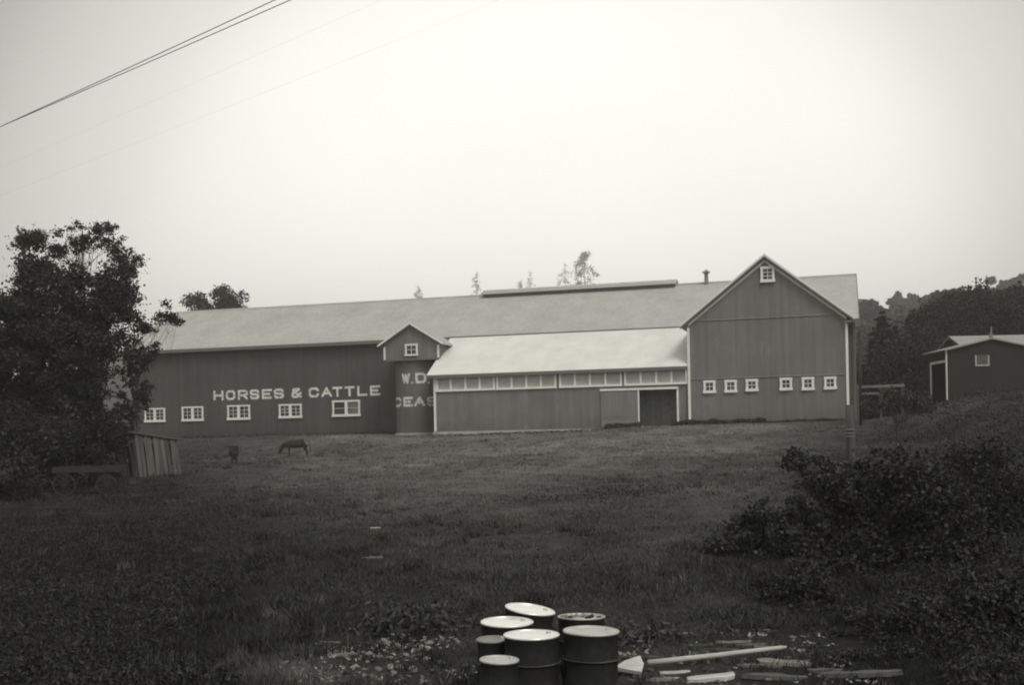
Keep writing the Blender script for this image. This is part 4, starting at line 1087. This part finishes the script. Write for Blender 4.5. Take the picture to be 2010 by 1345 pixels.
def crown_at(base, specs, Yd):
    """specs in photo pixels (cx,cy,rx,ry) at depth Yd -> ellipsoids relative to base"""
    out_ = []
    for (cx, cy, rx, ry) in specs:
        p = P(cx, cy, Yd); s_ = Yd / FOC
        out_.append((p.x - base.x, p.y - base.y + random.uniform(-.6, .6), p.z - base.z, rx * s_, min(rx, 90) * s_ * .9, ry * s_))
    return out_
def base_at(px, Yd):
    p = P(px, HZ, Yd); return Vector((p.x, p.y, on_ground(p.x, p.y)))
b = base_at(195, 50)
tree('broadleaf_tree', b, crown_at(b, [(185, 600, 80, 62), (240, 585, 40, 55), (225, 545, 38, 30), (165, 540, 55, 26), (165, 690, 100, 90), (130, 800, 105, 80), (205, 845, 42, 45), (120, 640, 90, 80), (150, 880, 80, 45)], 50), 78000, .13, .22,
     'big dark broadleaf tree overhanging the left end of the barn', 'tree', 'trees at the left edge', ncl=380, clr=(.25, .62), spread=.5)
b = base_at(170, 51.5)
tree('broadleaf_tree', b, crown_at(b, [(138, 442, 20, 8), (200, 448, 34, 14), (175, 478, 55, 22), (228, 480, 14, 18), (120, 462, 14, 10), (262, 520, 26, 22), (60, 462, 34, 14), (240, 498, 26, 16), (100, 490, 30, 12)], 51.5), 9500, .10, .09,
     'thin airy tree whose top sprays rise above the big dark one', 'tree', 'trees at the left edge', ncl=190, clr=(.10, .30), spread=.8)
b = base_at(50, 49)
tree('broadleaf_tree', b, crown_at(b, [(55, 478, 30, 14), (60, 530, 45, 30), (60, 600, 70, 55), (50, 690, 85, 80), (30, 800, 100, 90), (100, 535, 30, 25), (20, 620, 60, 60), (60, 900, 90, 60)], 49), 66000, .13, .2,
     'dark leafy tree at the far left edge of the field', 'tree', 'trees at the left edge', ncl=340, clr=(.25, .6), spread=.5)
b = base_at(262, 54)
tree('slender_tree', b, crown_at(b, [(270, 690, 38, 40), (255, 760, 40, 60), (330, 624, 26, 13), (318, 603, 6, 9), (292, 648, 30, 12), (345, 630, 12, 8), (240, 820, 32, 45)], 54), 8000, .12, .08,
     'slender tree whose branch reaches across the left end of the barn roof', 'tree', 'trees at the left edge', ncl=110, clr=(.12, .34), spread=.65)
# low dark growth under the trees
for i, (px, py, Yd, rx, ry, n_) in enumerate([(60, 870, 47, 90, 75, 15000), (150, 850, 52, 70, 70, 11000), (25, 960, 42, 70, 60, 10000), (215, 868, 55, 32, 50, 5000)]):
    b = base_at(px, Yd)
    tree('shrub', b, crown_at(b, [(px, py, rx, ry)], Yd), n_, .13, .05,
         ['wide dark shrub filling the ground under the left trees', 'dark shrub behind the wagon', 'low dark shrub at the left edge of the field', 'narrow shrub just behind the coop'][i], 'shrub', 'undergrowth below the left trees', ncl=45, clr=(.3, .7), limbs=False, spread=.5)
# tree behind the left roof
b = base_at(425, 140)
tree('broadleaf_tree', b, crown_at(b, [(385, 592, 28, 14), (425, 600, 60, 18), (440, 582, 35, 16), (412, 566, 18, 13), (472, 588, 18, 12), (420, 640, 60, 30)], 140), 9000, .34, .3,
     'round-topped tree behind the left part of the long roof', 'tree', ncl=60, clr=(.7, 1.6), spread=.6)
# far pale trees behind the ridge
def far_tree(px, ytop, ybot, wpx, Yd, label, kind='tall', n_=3600, group='faint trees far behind the ridge'):
    base = P(px, ybot, Yd); base.z = on_ground(base.x, base.y)
    s_ = Yd / FOC; ztop = P(px, ytop, Yd).z - base.z; vis = (ybot - ytop) * s_; w_ = wpx * s_
    root = empty('far_tree', base, 0, label, 'tree', group)
    k_ = 70; tt = rng.uniform(0, 1, k_) ** .75
    prof_ = np.minimum(1, .25 + 1.5 * tt) * (1 - .25 * (tt > .85))
    a = rng.uniform(0, 6.28, k_); r = prof_ * w_ * .5 * rng.uniform(.15, 1, k_)
    cl = np.stack([r * np.cos(a), r * np.sin(a), ztop - .02 * vis - tt * vis * 1.1, w_ * rng.uniform(.11, .2, k_)], 1)
    leaves_mesh('crown', blob_points(cl, n_, .8), w_ * .045, 'leaf', root, aspect=.8)
    m_ = MB(); m_.tube([(0, 0, -1), (0, 0, ztop - vis * .12)], [w_ * .03, w_ * .008], 6); m_.build('trunk', 'bark', root)
    return root
far_tree(1148, 486, 590, 56, 960, 'tall faint tree, the highest above the ridge', n_=5200)
far_tree(1110, 512, 590, 34, 955, 'faint thin tree just left of the highest one', n_=2200)
far_tree(1042, 530, 590, 20, 965, 'faint pointed tree between the middle and highest ones')
far_tree(1022, 548, 592, 26, 965, 'low faint tree left of the pointed one', n_=2000)
far_tree(936, 532, 592, 24, 960, 'faint narrow pointed tree above the start of the ridge ventilator')
far_tree(823, 558, 600, 26, 965, 'small faint tree above the silo head house')

# right: nearer dark wood, then hillside
def conifer(px, ytop, Yd, wpx, label, n_=5200):
    base = base_at(px, Yd); s_ = Yd / FOC; ht = P(px, ytop, Yd).z - base.z
    root = empty('conifer', base, 0, label, 'tree', 'dark trees behind the outbuilding')
    tt = rng.uniform(0, 1, n_) ** .7; lay = np.round(tt * 16) / 16 + rng.normal(0, .01, n_)
    z = ht * (.08 + .92 * (1 - lay)); r = (.12 + lay ** .7) * wpx * s_ * .85 * (rng.uniform(0, 1, n_) ** .45) * rng.uniform(.75, 1.15, n_)
    a = rng.uniform(0, 2 * np.pi, n_); ph_ = rng.uniform(0, 6)
    r = r * (.72 + .22 * np.sin(a * 5 + lay * 30) + .22 * np.sin(a * 2 + ph_ + lay * 9))
    leaves_mesh('crown', np.stack([r * np.cos(a), r * np.sin(a), z - r * .25], 1), ht * .045, 'leaf_dark', root, flat=.3, aspect=.45)
    m_ = MB(); m_.tube([(0, 0, -.5), (0, 0, ht * .97)], [.22, .03], 7); m_.build('trunk', 'bark', root)
for (px, yt, Yd, w_, lab) in [(1737, 612, 100, 60, 'dark conifer, leftmost and nearest the barn end'), (1762, 640, 98, 58, 'short dark conifer between the two at the barn end'), (1718, 655, 99, 50, 'low dark conifer close beside the barn end'),
                              (1795, 608, 100, 62, 'dark conifer left of the outbuilding roof'), (1905, 560, 106, 60, 'dark conifer poking above the round crowns behind the outbuilding')]:
    conifer(px, yt, Yd, w_, lab)
for (px, yt, Yd, rx, lab) in [(1832, 590, 104, 46, 'tall round dark tree rising behind the outbuilding door side'), (1872, 572, 107, 46, 'tall round dark tree behind the left of the outbuilding'), (1935, 556, 105, 52, 'tallest round dark tree behind the stove pipe'),
                              (1975, 560, 108, 46, 'round dark tree just right of the stove pipe'), (2015, 550, 104, 52, 'round dark tree at the right edge of the picture')]:
    b = base_at(px, Yd)
    tree('broadleaf_tree', b, crown_at(b, [(px, yt + 26, rx * .62, 24), (px + 3, yt + 60, rx, 42), (px - 6, yt + 100, rx * 1.1, 45)], Yd), 12000, .24, .2, lab, 'tree', 'dark trees behind the outbuilding', ncl=90, clr=(.45, 1.1), m='leaf_dark', limbs=False, spread=.5)
for i, (px, yt, rx, Yd) in enumerate([(1750, 700, 60, 96), (1800, 670, 70, 97), (1700, 735, 30, 95), (1860, 622, 70, 98), (1930, 592, 80, 99), (1990, 590, 70, 98)]):
    b = base_at(px, Yd); s_ = Yd / FOC
    tree('broadleaf_tree', b, crown_at(b, [(px, yt + 30, rx * .85, 42), (px, yt + 75, rx, 55)], Yd), 9500, .22, .16,
         ['dark bushy tree behind the rail fence', 'dark bushy tree left of the outbuilding', 'small dark tree at the barn end', 'dark bushy tree over the outbuilding door side', 'dark bushy tree behind the chimney of the outbuilding', 'dark bushy tree behind the right of the outbuilding'][i], 'tree', 'dark trees behind the outbuilding', ncl=50, clr=(.7, 1.6), m='leaf_dark', limbs=False)
# hillside trees: named round crowns on the skyline
hillt = [(1705, 585, 36, 300), (1722, 600, 34, 290), (1745, 606, 30, 310), (1760, 578, 26, 420), (1788, 573, 34, 430), (1812, 585, 40, 330), (1842, 560, 52, 260), (1870, 557, 50, 250), (1900, 575, 44, 240),
         (1916, 568, 36, 400), (1958, 545, 44, 420), (1992, 538, 46, 400), (1935, 580, 50, 230), (1975, 572, 52, 230), (1690, 640, 44, 250), (1725, 645, 44, 230), (1775, 615, 44, 240), (1808, 620, 44, 210)]
for i, (px, yt, w_, Yd) in enumerate(hillt):
    s_ = Yd / FOC; base = P(px, yt, Yd); zt_ = base.z; gzb = on_ground(base.x, base.y)
    hgt = max(zt_ - gzb, 6.0); base.z = min(gzb, zt_ - 6)
    r_ = w_ * s_ * .62
    side = ['on the skyline', 'on the slope'][i >= 14]
    order = ['first', 'second', 'third', 'fourth', 'fifth', 'sixth', 'seventh', 'eighth', 'ninth', 'tenth', 'eleventh', 'twelfth', 'thirteenth', 'fourteenth'][sorted(q[0] for q in (hillt[:14] if i < 14 else hillt[14:])).index(px)]
    tree('hillside_tree', base, [(0, 0, hgt - r_, r_, r_, r_), (0, 0, hgt - 2.2 * r_, r_ * 1.2, r_, r_ * 1.3)], 3000, Yd * .0038, .3,
         '%s hazy round crown %s of the right hill, counted from the barn' % (order, side), 'tree', 'hazy trees of the hill at the right, %s' % side, ncl=40, clr=(r_ * .2, r_ * .4), limbs=False, spread=.5)
# the rest of the wood reads as one mass
def P_y(x, y, z):
    a_, b_ = x / y, (z - EYE) / y
    return HZ - FOC * (b_ * cr + a_ * sr)
n = 900
hx = []; 
while len(hx) < n:
    r = rng.uniform(170, 640); px = rng.uniform(1560, 2500) if rng.uniform() < .62 else rng.uniform(-600, 1560)
    y_ = r / math.sqrt(1 + ((px - 1005) / FOC) ** 2); x_ = (px - 1005) / FOC * y_
    u2, v2 = uv_of(x_, y_)
    if v2 < 60: continue
    hx.append((x_, y_, r, px))
pts = []; szs = []
for (x_, y_, r, px) in hx:
    g = on_ground(x_, y_); rad = rng.uniform(3.0, 5.0); h = rng.uniform(7, 12)
    if px < 1600: continue
    if x_ < 2.5 * y_ and P_y(x_, y_, g + h + rad * .3) < np.interp(px, [1600, 1690, 1735, 1760, 1800, 1860, 1905, 1960, 2010, 2400], [700, 592, 606, 596, 586, 556, 580, 556, 546, 560]) + 6: continue
    c = np.array([[x_, y_, g + h * .72, rad], [x_ + rng.normal(), y_, g + h * .35, rad * 1.1]])
    c2 = np.concatenate([c + np.concatenate([rng.normal(0, rad * .45, (2, 3)), np.full((2, 1), -rad * .55)], 1) for _ in range(5)])
    p_ = blob_points(c2, 230, .5); pts.append(p_); szs.append(np.full(len(p_), .0033 * r + .25))
pts = np.concatenate(pts); szs = np.concatenate(szs) * rng.uniform(.7, 1.3, len(pts))
o = leaves_mesh('far_wood', pts, 1, 'leaf', aspect=.8, size_arr=szs); tag(o, 'mass of far woodland covering the hills', kind='stuff')

# big dark bush at the lower right, then bushes added to carry the vignette there
def bush(px, py, Yd, specs, n_, lab, m='leaf_mid', leaf=.075, ncl=120, clr=(.12, .34)):
    b = base_at(px, Yd)
    return tree('bush', b, crown_at(b, specs, Yd), n_, leaf, .04, lab, 'bush', 'dark bushes at the lower right', m=m, ncl=ncl, clr=clr, limbs=True, spread=.55)
bush(1640, 0, 22.5, [(1680, 965, 90, 55), (1610, 1015, 85, 70), (1740, 1010, 120, 90), (1540, 1055, 90, 60), (1440, 1080, 66, 20), (1400, 1088, 30, 10), (1470, 1030, 40, 22), (1560, 1120, 100, 50), (1560, 905, 34, 26), (1500, 1010, 40, 26), (1660, 1110, 150, 110), (1590, 1180, 80, 60), (1600, 935, 50, 40), (1720, 920, 60, 40)], 62000, 'big spreading dark bush below the gate post, leafy twigs reaching left', ncl=420, clr=(.07, .26))
bush(1800, 0, 20, [(1820, 1060, 140, 140), (1740, 1170, 160, 120), (1880, 1180, 140, 140), (1640, 1170, 110, 90), (1780, 960, 80, 60)], 52000, 'dense dark bush right of the big one, added to fill the vignette-dark lower right', m='leaf', ncl=240, clr=(.2, .45))
bush(1960, 0, 24, [(1950, 960, 90, 110), (1990, 1080, 90, 140), (1890, 950, 70, 60)], 26000, 'dark bush added for the vignette at the right edge of the picture', m='leaf', ncl=90, clr=(.2, .45))
bush(1600, 0, 17, [(1580, 1190, 85, 80), (1640, 1240, 120, 80), (1535, 1240, 45, 50), (1600, 1300, 60, 30)], 26000, 'low dark bush between the big bush and the planks', m='leaf', ncl=90, clr=(.1, .25), leaf=.06)
bush(1880, 0, 15, [(1830, 1250, 190, 90), (1980, 1220, 120, 120), (1700, 1290, 90, 40)], 34000, 'nearest dark bush, added for the vignette of the lower right corner', m='leaf', ncl=90, clr=(.12, .3), leaf=.06)
bush(1760, 0, 60, [(1740, 790, 60, 22), (1800, 795, 40, 18)], 5000, 'low scrub below the rail fence', leaf=.13, ncl=50, clr=(.2, .5))

# ---------------------------------------------------------------- overhead wires
def wire(name, a, b, r_, sag, label):
    pts_ = []
    for i in range(41):
        t = i / 40; p = a.lerp(b, t); p.z -= sag * 4 * t * (1 - t); pts_.append(p)
    m_ = MB(); m_.tube(pts_, r_, 6); o = m_.build(name, 'cable', None, True)
    return tag(o, label, 'wire', 'overhead wires')
def px_line(x0, y0, x1, y1, xa, Ya, xb, Yb):
    k_ = (y1 - y0) / (x1 - x0)
    return P(xa, y0 + k_ * (xa - x0), Ya), P(xb, y0 + k_ * (xb - x0), Yb)
a, b = px_line(0, 243, 523, 2, -420, 46, 1100, 19); wire('wire', a, b, .0095, .08, 'upper of the two dark wires crossing the top left sky')
a, b = px_line(0, 243, 553, 2, -420, 46.5, 1100, 19); wire('wire', a, b, .0095, .08, 'lower of the two dark wires crossing the top left sky')
a, b = px_line(60, 300, 740, 0, -420, 90, 1500, 48); wire('wire', a, b, .0019, .1, 'upper of the two hair-thin wires in the left sky')
a, b = px_line(60, 358, 920, 20, -420, 90, 1500, 48); wire('wire', a, b, .0019, .1, 'lower of the two hair-thin wires in the left sky')

# ---------------------------------------------------------------- haze
HZD = 0.0009
m = bpy.data.materials.new('haze'); m.use_nodes = True
t = m.node_tree
for n_ in list(t.nodes): t.nodes.remove(n_)
mo = t.nodes.new('ShaderNodeOutputMaterial'); pv = t.nodes.new('ShaderNodeVolumePrincipled')
pv.inputs['Color'].default_value = (.97, .96, .92, 1); pv.inputs['Density'].default_value = HZD; pv.inputs['Anisotropy'].default_value = .6
t.links.new(pv.outputs[0], mo.inputs['Volume'])
M['haze'] = m
hzb = MB(); zl = float(gv[:, 2].min()) - 1.0
hzb.box(-1160, 1160, -1120, 1205, zl, max(float(gv[:, 2].max()) + 22, 110))
tag(hzb.build('haze', 'haze'), 'thin pale haze over the whole valley', kind='stuff')
